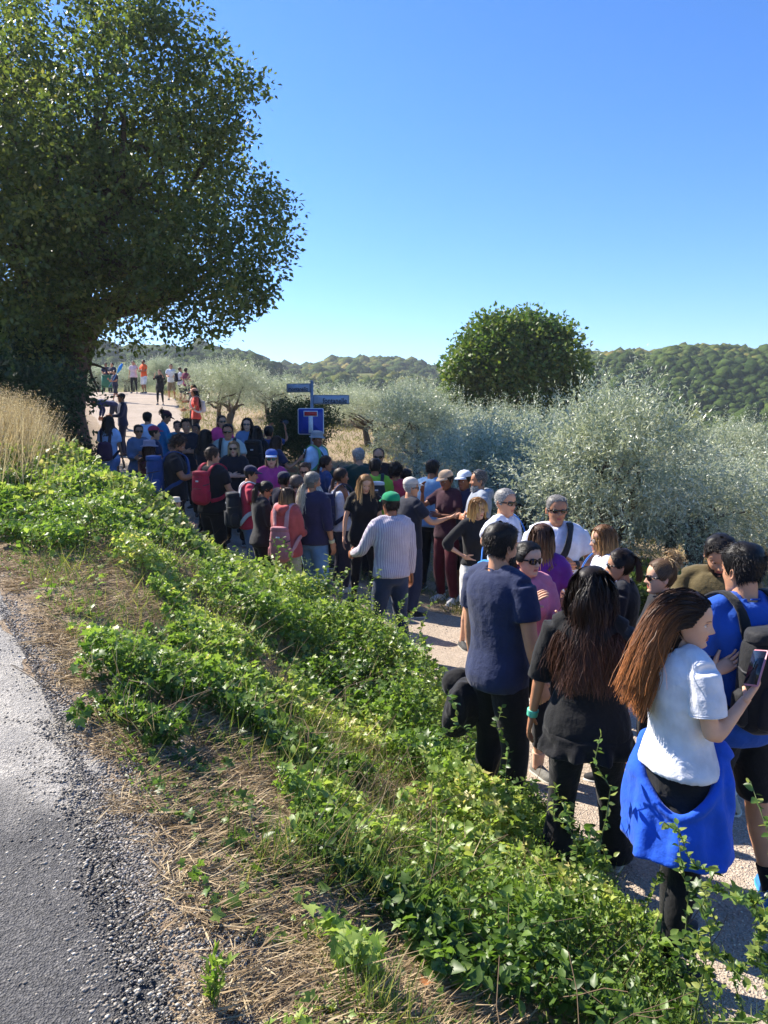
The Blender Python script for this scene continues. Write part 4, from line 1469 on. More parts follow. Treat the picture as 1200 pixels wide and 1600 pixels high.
# ---------------- garment and body pieces in the person's own frame (facing +Y, Z up)
class Body:
    def __init__(s, sp, H):
        s.sp, s.H = sp, H
        s.male = sp.get('m', False)
        s.fat = sp.get('fat', 1.0)
        f = not s.male
        s.bend = R_(sp.get('bend', 0))
        s.hipz = .52 * H
        sh = (.108 if s.male else .096) * H * (1 + (s.fat - 1) * .4)
        s.sh = [vec(sx * sh, -.005 * H, .820 * H) for sx in (-1, 1)]
        s.hj = [vec(sx * .05 * H, 0, .50 * H) for sx in (-1, 1)]
        ua, fa = .168 * H, .148 * H
        dflt = [(.16, .03, -1, .10, .22, -1)] * 2
        arms = sp.get('arms', dflt)
        s.arm = []
        for k, sx in enumerate((-1, 1)):
            a = np.array(arms[k], float)
            u = unit(vec(a[0] * sx, a[1], a[2])); fo = unit(vec(a[3] * sx, a[4], a[5]))
            S = s.sh[k]
            E = S + u * ua
            W = E + fo * fa
            s.arm.append([s.T(S), s.T(E), s.T(W)])
        legs = sp.get('legs', [(.035, .02), (.035, -.02)])
        s.leg = []
        for k, sx in enumerate((-1, 1)):
            dx, dy = legs[k][:2]
            lift = legs[k][2] if len(legs[k]) > 2 else 0
            A = vec(sx * (.045 + dx) * H, dy * H - .012 * H, (.047 + lift) * H)
            hj = s.hj[k]
            v = A - hj
            L1, L2 = .232 * H, .228 * H
            l = np.linalg.norm(v)
            if l > (L1 + L2) * .998:
                A = hj + v / l * (L1 + L2) * .998; A[2] = (.047 + lift) * H
                v = A - hj; l = min(np.linalg.norm(v), (L1 + L2) * .9999)
            x = (L1 ** 2 - L2 ** 2 + l ** 2) / (2 * l)
            hgt = math.sqrt(max(L1 ** 2 - x ** 2, 0))
            fw = vec(sx * .12, 1, 0); fw = unit(fw - unit(v) * (fw @ unit(v)))
            s.leg.append([hj, hj + unit(v) * x + fw * hgt, A])
        hy, hp, hr = [R_(x) for x in (list(sp.get('head', (0, 0))) + [0, 0])[:3]]
        s.hs = .133 * H * (1.0 if s.male else 1.0)
        s.hrot = rotz(-hy) @ rotx(-hp) @ roty(hr)
        bt = rotx(-s.bend)
        s.bt = bt
        piv = s.T(vec(0, .004 * H, .862 * H))
        s.piv = piv
        s.hM = (bt if sp.get('headbend', True) else np.eye(3)) @ s.hrot
        s.hoff = vec(0, .03, .03)        # chin in front of the pivot, in head units
    def T(s, p):
        """bend the upper body forward about the hips"""
        p = np.asarray(p, float)
        if not s.bend: return p
        z = p[..., 2:3]
        k = smooth(s.hipz - .03 * s.H, s.hipz + .12 * s.H, z)
        c = vec(0, 0, s.hipz)
        q = (p - c) @ rotx(-s.bend).T + c
        # rotate progressively
        return p * (1 - k) + q * k
    def head(s, P):
        """head units -> person frame"""
        return (np.asarray(P, float) + s.hoff) * s.hs @ s.hM.T + s.piv
    def prof(s):
        H = s.H
        z = np.array([.455, .49, .52, .56, .60, .635, .68, .73, .772, .812, .838, .856, .870]) * H
        if s.male:
            w = [.070, .092, .096, .095, .091, .089, .092, .099, .104, .102, .080, .044, .034]
            d = [.050, .066, .070, .066, .062, .061, .063, .067, .069, .062, .050, .040, .036]
        else:
            w = [.070, .098, .104, .098, .084, .077, .079, .084, .088, .088, .068, .036, .029]
            d = [.052, .070, .073, .066, .056, .052, .054, .060, .062, .054, .043, .034, .031]
        w, d = np.array(w) * H, np.array(d) * H
        k = np.ones(len(z)); k[:11] = s.fat
        kd = np.ones(len(z)); kd[:9] = 1 + (s.fat - 1) * 1.6
        yc = np.array([0, -.004, -.006, -.002, .002, .002, 0, -.002, -.004, -.006, -.008, -.008, -.004]) * H
        yc = yc + (kd - 1) * d * .5
        return z, w * k, d * kd, yc
    def torso(s, z0, z1, ease=0, flare=0, top_narrow=1.0, seg=20, bust=True):
        z, w, d, yc = s.prof()
        zz = np.linspace(z0, z1, 16)
        a = np.arange(seg) / seg * 2 * np.pi
        R = []
        for q in zz:
            W = np.interp(q, z, w) + ease
            D = np.interp(q, z, d) + ease
            if flare and q < .62 * s.H:
                f = (1 - (q - z0) / (.62 * s.H - z0)) * flare
                W += f; D += f * .8
            if q < z[0]:
                pass
            if q > .79 * s.H: W *= 1 - (1 - top_narrow) * smooth(.79 * s.H, .83 * s.H, q)
            y0 = np.interp(q, z, yc)
            x = W * np.sign(np.cos(a)) * np.abs(np.cos(a)) ** .88
            y = y0 + D * np.sign(np.sin(a)) * np.abs(np.sin(a)) ** .92
            if not s.male and bust:
                b = np.exp(-((q - .725 * s.H) / (.035 * s.H)) ** 2) * .024 * s.H * s.sp.get('bust', 1)
                y = y + b * (np.exp(-((np.abs(x) - .045 * s.H) / (.04 * s.H)) ** 2)) * (np.sin(a) > 0)
            R.append(np.stack([x, y, np.full(seg, q)], -1))
        return rings(s.T(np.array(R)))
    def armtube(s, k, f0, f1, r_of, seg=12):
        """part of the arm from fraction f0 to f1 (0 shoulder, 1 elbow, 2 wrist)"""
        S, E, W = s.arm[k]
        f = np.linspace(f0, f1, 12)
        P = []
        for q in f:
            # softened elbow
            if q <= 1: p = S + (E - S) * q
            else: p = E + (W - E) * (q - 1)
            P.append(p)
        P = np.array(P)
        P[1:-1] = P[1:-1] * .6 + (P[:-2] + P[2:]) * .2
        return tube(P, [r_of(q) for q in f], seg)
    def legtube(s, k, f0, f1, r_of, seg=12):
        Hh, K, A = s.leg[k]
        f = np.linspace(f0, f1, 14)
        P = np.array([Hh + (K - Hh) * q if q <= 1 else K + (A - K) * (q - 1) for q in f])
        P[1:-1] = P[1:-1] * .6 + (P[:-2] + P[2:]) * .2
        return tube(P, [r_of(q) for q in f], seg, up=[0, 1, 0])
    def arm_r(s, q):
        H = s.H; k = 1.0 if s.male else .86
        k *= 1 + (s.fat - 1) * .6
        return float(np.interp(q, [0, .3, .7, 1, 1.25, 1.6, 2], [.030, .029, .0255, .0225, .0235, .0195, .0150])) * H * k
    def leg_r(s, q):
        H = s.H; k = 1 + (s.fat - 1) * .6
        return float(np.interp(q, [0, .3, .7, 1, 1.3, 1.7, 2], [.055, .051, .040, .034, .034, .024, .019])) * H * k

def body_core(b):
    G = Geo()
    H = b.H
    G.add(*b.torso(.47 * H, .842 * H, -.014, seg=16))
    for k, sx in enumerate((-1, 1)):
        n0 = b.T(vec(sx * .02 * H, -.006 * H, .840 * H))
        G.add(*tube([n0, (n0 + b.arm[k][0]) / 2 + b.bt @ vec(0, 0, .004 * H), b.arm[k][0]], [.017 * H, .022 * H, .024 * H], 10))
        G.add(*b.armtube(k, 0, 2.05, lambda q: b.arm_r(q) * (1 if q > .45 else .88)))
        G.add(*b.legtube(k, 0, 2.1, lambda q: b.leg_r(q) - (.006 if q < 1 else .0)))
    # neck into the skull
    c = b.head(vec(0, -.10, .30)); c0 = b.T(vec(0, -.010 * H, .83 * H))
    nr = (.0325 if b.male else .0265) * H
    G.add(*tube([c0 + (b.bt @ vec(0, 0, -.01 * H)), (c0 + b.piv) / 2 + (b.bt @ vec(0, -.004 * H, 0)), b.head(vec(0, -.09, .12)), c], [nr * 1.08, nr * 1.02, nr, nr * .95], 14, up=[0, 1, 0]))
    return G

def hand_geo(b, k, level):
    """palm, four fingers and a thumb at the end of arm k"""
    S, E, W = b.arm[k]
    a = unit(W - E)
    sx = (-1, 1)[k]
    sp = b.sp
    pn = sp.get('palm', [None, None])[k]
    if pn is None:
        n = b.bt @ vec(-sx, .0, -.05)      # palm faces the body
    else:
        n = b.bt @ unit(vec(pn[0] * sx, pn[1], pn[2]))
    n = unit(n - a * (n @ a))
    w = unit(np.cross(a, n)) * sx          # towards the thumb side
    if (w @ (b.bt @ vec(0, 1, 0))) < 0 and abs(a[2]) > .5: w = -w
    curl = sp.get('curl', [.35, .35])[k]
    sc = b.H / 1.72 * (1.0 if b.male else .9)
    seg = {0: 5, 1: 6, 2: 8}[level]
    G = Geo()
    L = .098 * sc
    m = 10
    t = np.arange(m) / m * 2 * np.pi
    R = []
    for f, hw, ht in ((-.25, .026, .021), (0, .029, .020), (.3, .039, .018), (.75, .042, .015), (1.0, .039, .011)):
        R.append(W + a * (L * f) + np.outer(np.cos(t) * hw * sc, w) + np.outer(np.sin(t) * ht * sc, n))
    G.add(*rings(np.array(R)))
    for i, (o, fl) in enumerate(((.030, .072), (.010, .082), (-.011, .076), (-.030, .060))):
        p = W + a * L * .92 + w * o * sc
        d = unit(a + w * o * 2.2)
        pts = [p - d * .012 * sc, p]
        cang = curl * (1 + .12 * i)
        for q in range(3):
            d = unit(d * math.cos(cang * .9) + n * math.sin(cang * .9)) if q else unit(d * math.cos(cang * .6) + n * math.sin(cang * .6))
            pts.append(pts[-1] + d * fl * sc * (.42, .32, .26)[q])
        r = np.array([.0098, .0100, .0092, .0084, .0062]) * sc * (.92 if i == 3 else 1)
        G.add(*tube(pts, r, seg))
    p = W + a * L * .18 + w * .030 * sc
    d = unit(a * .62 + w * .78 + n * .25)
    pts = [p - d * .012 * sc, p + d * .018 * sc]
    for q in range(2):
        d = unit(d + a * .35 + n * (.15 + .3 * curl))
        pts.append(pts[-1] + d * .033 * sc)
    G.add(*tube(pts, np.array([.014, .0135, .0112, .0078]) * sc, seg))
    return G

def shoe_geo(b, k, color, sole, high=0.0, level=1):
    """upper and sole of one shoe"""
    K, A = b.leg[k][1], b.leg[k][2]
    sx = (-1, 1)[k]
    H = b.H
    L = (.158 if b.male else .150) * H
    yaw = b.sp.get('toes', [-.18, -.18])[k]
    Rm = rotz(yaw * sx) 
    tilt = b.sp.get('tilt', [0, 0])[k]
    g0 = vec(A[0], A[1], A[2] - .047 * H)
    ys = np.array([-.26, -.22, -.10, .08, .28, .46, .60, .70, .74]) * L
    hw = np.array([.012, .026, .031, .032, .037, .041, .036, .022, .008]) * H / 1.72
    ht = np.array([.045, .070, .080 + high, .082 + high * .6, .066, .052, .042, .032, .022]) * H / 1.72
    m = 12
    a = np.linspace(0, np.pi, m)
    R = []
    for y, w_, h in zip(ys, hw, ht):
        top = np.stack([w_ * np.cos(a), np.full(m, y), .018 + h * np.sin(a) ** .8], -1)
        R.append(top)
    R = np.array(R)
    U, UF = rings(R, closed=False, cap=False)
    # sole slab
    R2 = []
    for y, w_ in zip(ys, hw):
        e = w_ + .004
        R2.append([[-e, y, 0], [e, y, 0], [e, y, .022], [-e, y, .022]])
    Sv, SF = rings(np.array(R2))
    tr = lambda V: (V @ rotx(tilt).T) @ Rm.T + g0
    return (tr(U), UF), (tr(Sv), SF)

JOBS = []
def remesh_job(G, name, voxel, parent, mats, post=None, extra=None, props=None):
    JOBS.append(dict(G=G, name=name, voxel=voxel, parent=parent, mats=mats, post=post, extra=extra, props=props))

def folds(seed, amp, H):
    def f(V, Nn):
        P = V + seed * 1.7
        wp = .06 * np.stack([fbm(P, 5, 2), fbm(P + 9, 5, 2), fbm(P + 5, 5, 2)], -1)
        Q = P + wp
        # long creases hanging down, and slanted pulls
        r1 = 1 - np.abs(2 * vnoise(Q * vec(1, 1, .28), 11) - 1) * 2.2
        r2 = 1 - np.abs(2 * vnoise((Q + 3) @ roty(.7).T * vec(1, 1, .3), 13) - 1) * 2.2
        r3 = 1 - np.abs(2 * vnoise((Q + 7) @ roty(-1.1).T * vec(1, 1, .35), 22) - 1) * 2.2
        lo = fbm(P, 3.5, 2) - .5
        k = smooth(.35, .62, fbm(P + 20, 4, 2))
        h = .5 * np.maximum(r1, -.5) * k + .5 * np.maximum(r2, -.5) * (1 - k) + .12 * r3 + lo * .5
        return V + Nn * (np.maximum(h, -.45) * amp + .002)[:, None]
    return f

def run_jobs():
    tmp = []
    for j in JOBS:
        me = j['G'].mesh('tmp')
        o = bpy.data.objects.new('tmp', me)
        COL.objects.link(o)
        md = o.modifiers.new('r', 'REMESH'); md.mode = 'VOXEL'; md.voxel_size = j['voxel']; md.use_smooth_shade = True
        sm = o.modifiers.new('s', 'SMOOTH'); sm.factor = .5; sm.iterations = 4
        tmp.append(o)
    dg = bpy.context.evaluated_depsgraph_get()
    for j, o in zip(JOBS, tmp):
        me = bpy.data.meshes.new_from_object(o.evaluated_get(dg))
        n = len(me.vertices)
        V = np.zeros(n * 3, np.float32); me.vertices.foreach_get('co', V); V = V.reshape(-1, 3).astype(float)
        if j['post'] is not None:
            Nn = np.zeros(n * 3, np.float32); me.vertex_normals.foreach_get('vector', Nn)
            V = j['post'](V, Nn.reshape(-1, 3))
        nl = len(me.loops)
        F = np.zeros(nl, np.int32); me.loops.foreach_get('vertex_index', F)
        tot = np.zeros(len(me.polygons), np.int32); me.polygons.foreach_get('loop_total', tot)
        Q = F.reshape(-1, 4) if (tot == 4).all() else None
        bpy.data.meshes.remove(me)
        G = Geo()
        if Q is not None:
            G.add(V, [Q], 0)
        else:
            st = np.concatenate([[0], np.cumsum(tot)[:-1]])
            G.add(V, [np.array([F[s_:s_ + 4] for s_ in st[tot == 4]]), np.array([F[s_:s_ + 3] for s_ in st[tot == 3]])], 0)
        for e in (j['extra'] or []):
            G.add(*e)
        ob = link(j['name'], G.mesh(j['name'], j['mats'], True), j['parent'])
        for k, v in (j['props'] or {}).items(): ob[k] = v
    for o in tmp:
        me = o.data
        bpy.data.objects.remove(o); bpy.data.meshes.remove(me)
    JOBS.clear()

def geo_extra(V, Fs, mi_list):
    """several (V, Fs, mat) pieces from an arrays() triple"""
    pass

M_lips = plain('#a8594f', .45, name='lips')
M_eye = plain('#e6e2da', .3, name='eye_white')
M_iris = plain('#241810', .2, name='iris')
M_lens = plain('#0b0a0a', .06, 0, .7, name='dark_lens')
SKINS = {'a': '#c99473', 'b': '#b57f5f', 'c': '#9a6648', 'd': '#d8a98b', 'e': '#7f513a'}

def glasses_geo(b, level, dark=True, up=0.0, size=1.0, clear=False):
    G = Geo()
    n = 12
    t = np.arange(n) / n * 2 * np.pi
    for sx in (-1, 1):
        c = vec(sx * .135, .335, .478)
        R = []
        for sc, dy in ((1.12, -.006), (1.15, .006), (1.0, .012), (.5, .020)):
            x = c[0] + .112 * size * sc * np.cos(t)
            z = c[2] + .078 * size * sc * np.sign(np.sin(t)) * np.abs(np.sin(t)) ** .8
            y = c[1] + dy - .55 * (np.abs(x) - .05) ** 2 * 3.0 + .03
            R.append(np.stack([x, y, z], -1)[::sx])
        V, Fs = rings(np.array(R))
        G.add(b.head(V + vec(0, up * .12 if up else 0, up)), [Fs[0][:2 * n]], 1)
        G.add(b.head(V + vec(0, up * .12 if up else 0, up)), [Fs[0][2 * n:], Fs[1]], 0)
        arm = np.array([[sx * .25, .24, .50], [sx * .325, .12, .50], [sx * .345, -.04, .49], [sx * .34, -.10, .46]])
        G.add(*tube(b.head(arm + vec(0, 0, up)), .012 * b.hs / .23 * .5, 5), mat=1)
    br = np.array([[-.04, .37, .50], [0, .39, .51], [.04, .37, .50]])
    G.add(*tube(b.head(br + vec(0, up * .12, up)), .006, 5), mat=1)
    return G

def cap_geo(b, level, back=False, wide=0):
    """baseball cap: dome, band and curved visor"""
    G = Geo()
    na = {0: 20, 1: 28, 2: 40}[level]
    a = np.linspace(-np.pi, np.pi, na, endpoint=False)
    zz = np.linspace(.70, .995, 9)
    Zg, Ag = np.meshgrid(zz, a, indexing='ij')
    lo = .695 + .05 * np.cos(Ag) * 0 + np.where(np.abs(Ag) > 2, -.03, 0)
    Zg = lo + (zz[:, None] - .70) / .295 * (.995 - lo)
    P = head_point(Zg, Ag, 0)
    c = vec(0, -.05, .45)
    P = P + unit(P - c) * (.055 + .02 * np.sin((Zg - .7) / .3 * np.pi))[..., None]
    P[..., 2] += .03 * smooth(.7, .95, Zg)
    G.add(b.head(P.reshape(-1, 3)), [rings(P)[1][0]], 0)
    V, Fs = rings(P)
    G.add(b.head(V[-1:]), [], 0)
    tp = np.vstack([P[-1], P[-1].mean(0) + vec(0, 0, .012)])
    m = na
    G.add(b.head(tp), [np.stack([np.arange(m), (np.arange(m) + 1) % m, np.full(m, m)], -1)], 0)
    # visor
    av = np.linspace(-.95, .95, 11)
    if back: av = av + np.pi
    rimp = head_point(np.full(11, .715), av, .05)
    s = -1 if back else 1
    k = np.cos(np.linspace(-.95, .95, 11)) - math.cos(.95)
    outp = rimp + np.stack([rimp[:, 0] * .12, s * (.30 + wide) * (k / k.max()) ** .7, -.10 * np.abs(np.linspace(-1, 1, 11)) ** 2 - .07 * (k / k.max())], -1)
    rim2 = (rimp + outp) / 2 + vec(0, 0, .025)
    top = np.array([rimp, rim2, outp])
    bot = top - vec(0, 0, .022)
    loop = np.concatenate([top, bot[::-1]], 0)         # 6 x 11
    V, Fs = rings(np.transpose(loop, (1, 0, 2)))
    G.add(b.head(V), Fs, 1)
    # button
    G.add(*tube(b.head(np.array([[0, -.05, 1.06], [0, -.05, 1.09]])), [.007, .004], 8), mat=0)
    return G

def bucket_geo(b, level, brim=.17):
    G = Geo()
    na = {0: 20, 1: 28, 2: 40}[level]
    a = np.linspace(-np.pi, np.pi, na, endpoint=False)
    P = []
    for z, off in ((.60, .05 + brim), (.615, .055 + brim), (.70, .055), (.80, .055), (.92, .06), (1.03, .06)):
        q = head_point(np.full(na, min(z, .78)), a, off)
        q[:, 2] = z + (.02 * np.sin(a * 3) if z < .65 else 0)
        if z > 1: q[:, :2] = q[:, :2] * .86 + vec(0, -.005)
        P.append(q)
    P.append(np.vstack([P[-1] * vec(.5, .5, 1) + vec(0, -.02, .03)]))
    V, Fs = rings(np.array(P))
    G.add(b.head(V), [Fs[0], Fs[1][len(Fs[1]) // 2:]], 0)
    return G

def band_sheet(b, z0, z1, a0, a1, ease, flare, n=40, m=10, fold=.012, seed=0, thick=.006, sag=0.0, topsag=0.0):
    """cloth hanging round the waist between angles a0..a1 (0 = front, pi = back), two-sided with thickness"""
    z, w, d, yc = b.prof()
    a = np.linspace(a0, a1, n)
    q = np.linspace(0, 1, m)
    A, Q = np.meshgrid(a, q)
    ts = topsag * np.sin((A - a0) / (a1 - a0) * np.pi) ** 1.5
    Z = z0 - ts + (z1 - z0 + ts) * Q - sag * np.sin((A - a0) / (a1 - a0) * np.pi) * Q
    W = np.interp(np.maximum(Z, .50 * b.H), z, w) + ease + flare * Q
    Dp = np.interp(np.maximum(Z, .50 * b.H), z, d) + ease + flare * Q
    y0 = np.interp(Z, z, yc)
    k = 1 + fold / .15 * (vnoise(np.stack([A * 1.6, Q * .5, A * 0 + seed], -1), 3.0) - .5) * 2 * (.3 + Q)
    X = np.sin(A) * W * k
    Yy = y0 + np.cos(A) * Dp * k
    P = np.stack([X, Yy, Z], -1)
    c = np.stack([0 * X, y0, Z], -1)
    O = P + unit(P - c) * thick
    loop = np.concatenate([P, O[::-1]], 0)
    V, Fs = rings(np.transpose(loop, (1, 0, 2)))
    return V, Fs

# ---------------- one person from a specification
GP = lambda x, y: float(ground(x, y))
def solve(u, v, H):
    for y in np.arange(2.2, 70, .02):
        p = at(u, v, y)
        if p[2] - H <= float(zlane(p[0], p[1])):
            return y
    return 60.
PEOPLE = []
def person(u, v, label, H=1.68, y=None, face=0, **sp):
    if y is None: y = solve(u, v, H)
    p = at(u, v, y)
    g = GP(p[0], y)
    hh = sp.get('top_extra', 0)                       # hat or hair above the skull
    if 'bend' not in sp:
        H = float(np.clip(p[2] - g + .0, H - .09, H + .10))
    yaw = -R_(face)
    # the skull top is a little in front of the feet
    root = empty('person', (p[0], y, g), yaw, label, 'person', None)
    sp['idx'] = len(PEOPLE)
    PEOPLE.append((root, u, v, H, y, g, p[2] - g))
    lv = 2 if y < 5.2 else (1 if y < 12.5 else 0)
    lv = sp.get('lv', lv)
    vox = {2: .0105, 1: .018, 0: .028}[lv]
    b = Body(sp, H)
    seed = sp['idx'] + 1
    g_ = np.random.default_rng(seed)
    skin = skin_mat(SKINS[sp.get('skin', 'a')])
    hr, ht = sp.get('hair', ('#2a1c14', '#4a3325'))[:2]
    brow = plain(hr, .8, name='brow')
    # ---- body
    HV, HF, HM = head_geo(lv, b.male)
    hv = b.head(HV)
    ex = []
    off = 0
    for F in HF:
        mm = HM[off:off + len(F)]
        off += len(F)
        for q in np.unique(mm):
            ex.append((hv, [F[mm == q]], q))
    for k in (0, 1):
        V, Fs, M = hand_geo(b, k, lv).arrays()
        ex.append((V, Fs, 0))
    remesh_job(body_core(b), 'body', {2: .012, 1: .021, 0: .030}[lv], root, [skin, M_lips, M_eye, M_iris, brow], None, ex)
    # ---- top
    top = sp.get('top')
    tz = sp.get('hem', .49) * H
    ease = sp.get('ease', .014)
    if top:
        c = top[1]
        G = Geo()
        nar = .80 if top[0] == 'tank' else 1.0
        zt = .849 * H if top[0] != 'tank' else .81 * H
        G.add(*b.torso(tz, zt, ease, sp.get('flare', .012), nar))
        if top[0] == 'tank':
            for sx in (-1, 1):
                G.add(*tube(b.T(np.array([[sx * .055 * H, .045 * H, .79 * H], [sx * .055 * H, 0, .852 * H], [sx * .055 * H, -.05 * H, .79 * H]])), .016, 8))
        else:
            end = {'tee': .62, 'polo': .66, 'long': 1.94, 'half': 1.05, 'roll': 1.35, 'cap': .35}[top[0]]
            se = {'tee': .015, 'polo': .012, 'long': .010, 'half': .014, 'roll': .011, 'cap': .010}[top[0]] * sp.get('slv', 1)
            for k, sx in enumerate((-1, 1)):
                n0 = b.T(vec(sx * .022 * H, -.006 * H, .847 * H))
                G.add(*tube([n0, (n0 + b.arm[k][0]) / 2 + b.bt @ vec(0, 0, .006 * H), b.arm[k][0]], [.030 * H, .033 * H, .034 * H], 12))
                G.add(*b.armtube(k, 0, end, lambda q: b.arm_r(q) + se * (1 + .35 * (q / end if end < 1 else 0)) + (.004 if q > .3 else 0)))
        if top[0] in ('polo',) or sp.get('collar'):
            t = np.linspace(0, 2 * np.pi, 14)
            G.add(*tube(b.T(np.stack([.040 * H * np.sin(t), -.006 * H + .040 * H * np.cos(t),   .859 * H - .010 * H * np.cos(t)], -1)), .009, 7))
        else:
            t = np.linspace(0, 2 * np.pi, 14)
            G.add(*tube(b.T(np.stack([.046 * H * np.sin(t), -.006 * H + .043 * H * np.cos(t), .850 * H - .014 * H * np.cos(t)], -1)), .006, 6))
        if sp.get('hood'):
            G.add(*tube(b.T(np.array([[-.055, -.015, .845], [-.045, -.055, .85], [0, -.075, .835], [.045, -.055, .85], [.055, -.015, .845]]) * H), np.array([.016, .03, .038, .03, .016]) * H, 10))
        nm = {'tee': 't_shirt', 'polo': 'polo_shirt', 'long': 'long_sleeved_top', 'half': 't_shirt', 'roll': 'shirt', 'tank': 'tank_top', 'cap': 't_shirt'}[top[0]]
        nm = sp.get('topname', nm)
        ex = []
        if lv == 2 and top[0] in ('tee', 'half'):
            for k in (0, 1):
                for q in (end - .055, end - .025):
                    rr = b.arm_r(q) + se * (1 + .35 * (q / end if end < 1 else 0)) + .0050
                    ex.append((*b.armtube(k, q, q + .010, lambda _q, rr=rr: rr, 24), 0))
        remesh_job(G, nm, vox, root, [fabric(c, stripe=sp.get('stripe'))], folds(seed, sp.get('fold', .007), H), ex)
    # ---- bottom
    bot = sp.get('bot', ('trousers', '#15151a'))
    kind, c = bot[:2]
    G = Geo()
    wz = .60 * H
    if kind == 'skirt':
        G.add(*b.torso(bot[2] * H if len(bot) > 2 else .3 * H, wz, .012, .05, seg=24))
        nm = 'skirt'
    else:
        G.add(*b.torso(.47 * H, wz, .008, 0))
        e, end = {'trousers': (.016, 1.97), 'jeans': (.012, 1.97), 'leggings': (.003, 1.9), 'capri': (.004, 1.62), 'shorts': (.024, .88), 'wide': (.032, 1.98), 'longshorts': (.028, 1.05), 'flare': (.012, 2.0)}[kind]
        for k in (0, 1):
            def rr_(q, e=e, kind=kind):
                r = b.leg_r(q) + e * (.45 + .55 * min(1, q))
                if kind in ('trousers', 'jeans'): r = max(r, (.036 if q > 1 else 0) * H * .98)
                if kind == 'wide': r = max(r, .052 * H)
                if kind == 'flare' and q > 1: r = max(r, (.034 + .02 * (q - 1)) * H)
                return r
            G.add(*b.legtube(k, 0, end, rr_, 14))
            G.add(*tube([b.hj[k] + vec(0, 0, .05 * H), b.hj[k], b.hj[k] + (b.leg[k][1] - b.hj[k]) * .3], [.05 * H, .056 * H, .052 * H], 12, up=[0, 1, 0]))
        nm = {'trousers': 'trousers', 'jeans': 'jeans', 'leggings': 'leggings', 'capri': 'leggings', 'shorts': 'shorts', 'wide': 'trousers', 'longshorts': 'shorts', 'flare': 'trousers'}[kind]
    remesh_job(G, nm, vox * 1.1, root, [fabric(c)], folds(seed + 50, .006 if kind not in ('leggings', 'capri') else .0025, H))
    # ---- shoes, socks
    sc_ = sp.get('shoe', ('#2b2b2e', '#d8d6d0'))
    for k in (0, 1):
        (U, UF), (Sv, SF) = shoe_geo(b, k, *sc_, level=lv)
        so = link('shoe', mesh_np('shoe', U, UF, [fabric(sc_[0], .7)], smooth_=True), root)
        link('sole', mesh_np('sole', Sv, SF, [plain(sc_[1], .7, name='rubber')]), so)
        if sp.get('sock'):
            link('sock', mesh_np('sock', *b.legtube(k, 1.72, 2.05, lambda q: b.leg_r(q) + .006), [fabric(sp['sock'])], smooth_=True), root)
    # ---- hair
    style = sp.get('style', 'short')
    hat = sp.get('hat')
    V_, F_, t_, r_ = [], [], [], []
    nv = 0
    def addh(V, F, t, r):
        nonlocal nv
        V_.append(V); F_.append(np.asarray(F) + nv); t_.append(t); r_.append(r); nv += len(V)
    hd = lambda P: b.head(P)
    hs = b.hs
    def capmesh(th, back=.12, top=None, recede=0., jag=.02):
        P = hair_cap(th, lv, back, jag, seed, top, recede)
        V, Fs = rings(P, cap=True)
        T = Fs[1][len(Fs[1]) // 2:]
        n = len(V)
        rr = .35 + .3 * vnoise(V, 14)
        tt = np.clip((.9 - V[:, 2]) * .25, 0, 1)
        addh(hd(V), Fs[0], tt, rr)
        # crown closing triangles as degenerate quads
        q = np.stack([T[:, 0], T[:, 1], T[:, 2], T[:, 2]], -1)
        return V
    headc = b.head(vec(0, -.045, .50))
    def spheres(grow=.02):
        I = np.eye(3)
        S = [(b.head(vec(0, -.045, .535)), vec(.350, .42, .485) * hs, b.hM), (b.head(vec(0, .06, .28)), vec(.27, .28, .33) * hs, b.hM)]
        S += [(b.T(vec(sx * .045 * H, -.008 * H, .785 * H)), vec(.075, .058 + grow * .4, .058) * H, I) for sx in (-1, 1)]
        w_ = (.098 if b.male else .086) * H * b.fat
        S += [(b.T(vec(0, .0, .72 * H)), vec(w_, .075 * H + ease + grow * .3, .14 * H), I)]
        return S
    dens = {2: 1.9, 1: .38, 0: .13}[lv] * sp.get('hairdens', 1)
    wid = {2: .0018, 1: .0048, 0: .0095}[lv]
    def roots(n, zmin=.0, amin=0., amax=np.pi, back=.12, part=True):
        a = g_.uniform(-np.pi, np.pi, n * 3)
        z = g_.uniform(0.1, .99, n * 3)
        ok = (z > hairline(a, back) + .01) & (np.abs(a) >= amin) & (np.abs(a) <= amax) & (z > zmin)
        a, z = a[ok][:n], z[ok][:n]
        P = head_point(z, a, .02)
        nr = unit(P - vec(0, -.05, .5))
        return P, nr, a, z
    hM = b.hM
    if style == 'bald':
        pass
    elif style in ('short', 'buzz', 'curly', 'thin'):
        th = {'short': .035, 'buzz': .014, 'curly': .085, 'thin': .015}[style]
        if hat: th = .012
        capmesh(th, .16, top=0 if hat else sp.get('hairtop', .025 if style == 'short' else 0), recede=sp.get('recede', 0), jag=.012)
        if lv >= 1 or style == 'curly':
            n = int((1500 if style != 'curly' else 1900) * dens)
            P, nr, a, z = roots(n, back=.18)
            rec = sp.get('recede', 0)
            ok = z > hairline(a, .18) + rec * np.interp(np.abs(a), [0, 1, 1.6], [1, .8, 0])
            P, nr, a, z = P[ok], nr[ok], a[ok], z[ok]
            if hat:
                P, nr, a, z = (q[z < .60] for q in (P, nr, a, z))
            P = P + nr * (th * .7 + (0 if hat else sp.get('hairtop', .025 if style == 'short' else 0)) * smooth(.6, .95, z))[:, None]
            d = nr * (.8 if style == 'curly' else .22) + vec(0, .6, .15) * (z > .78)[:, None] + vec(0, -.45, -.8) * (z <= .78)[:, None] + g_.normal(size=P.shape) * (.35 if style == 'curly' else .22)
            Ln = {'short': .017, 'buzz': .008, 'curly': .05, 'thin': .016}[style]
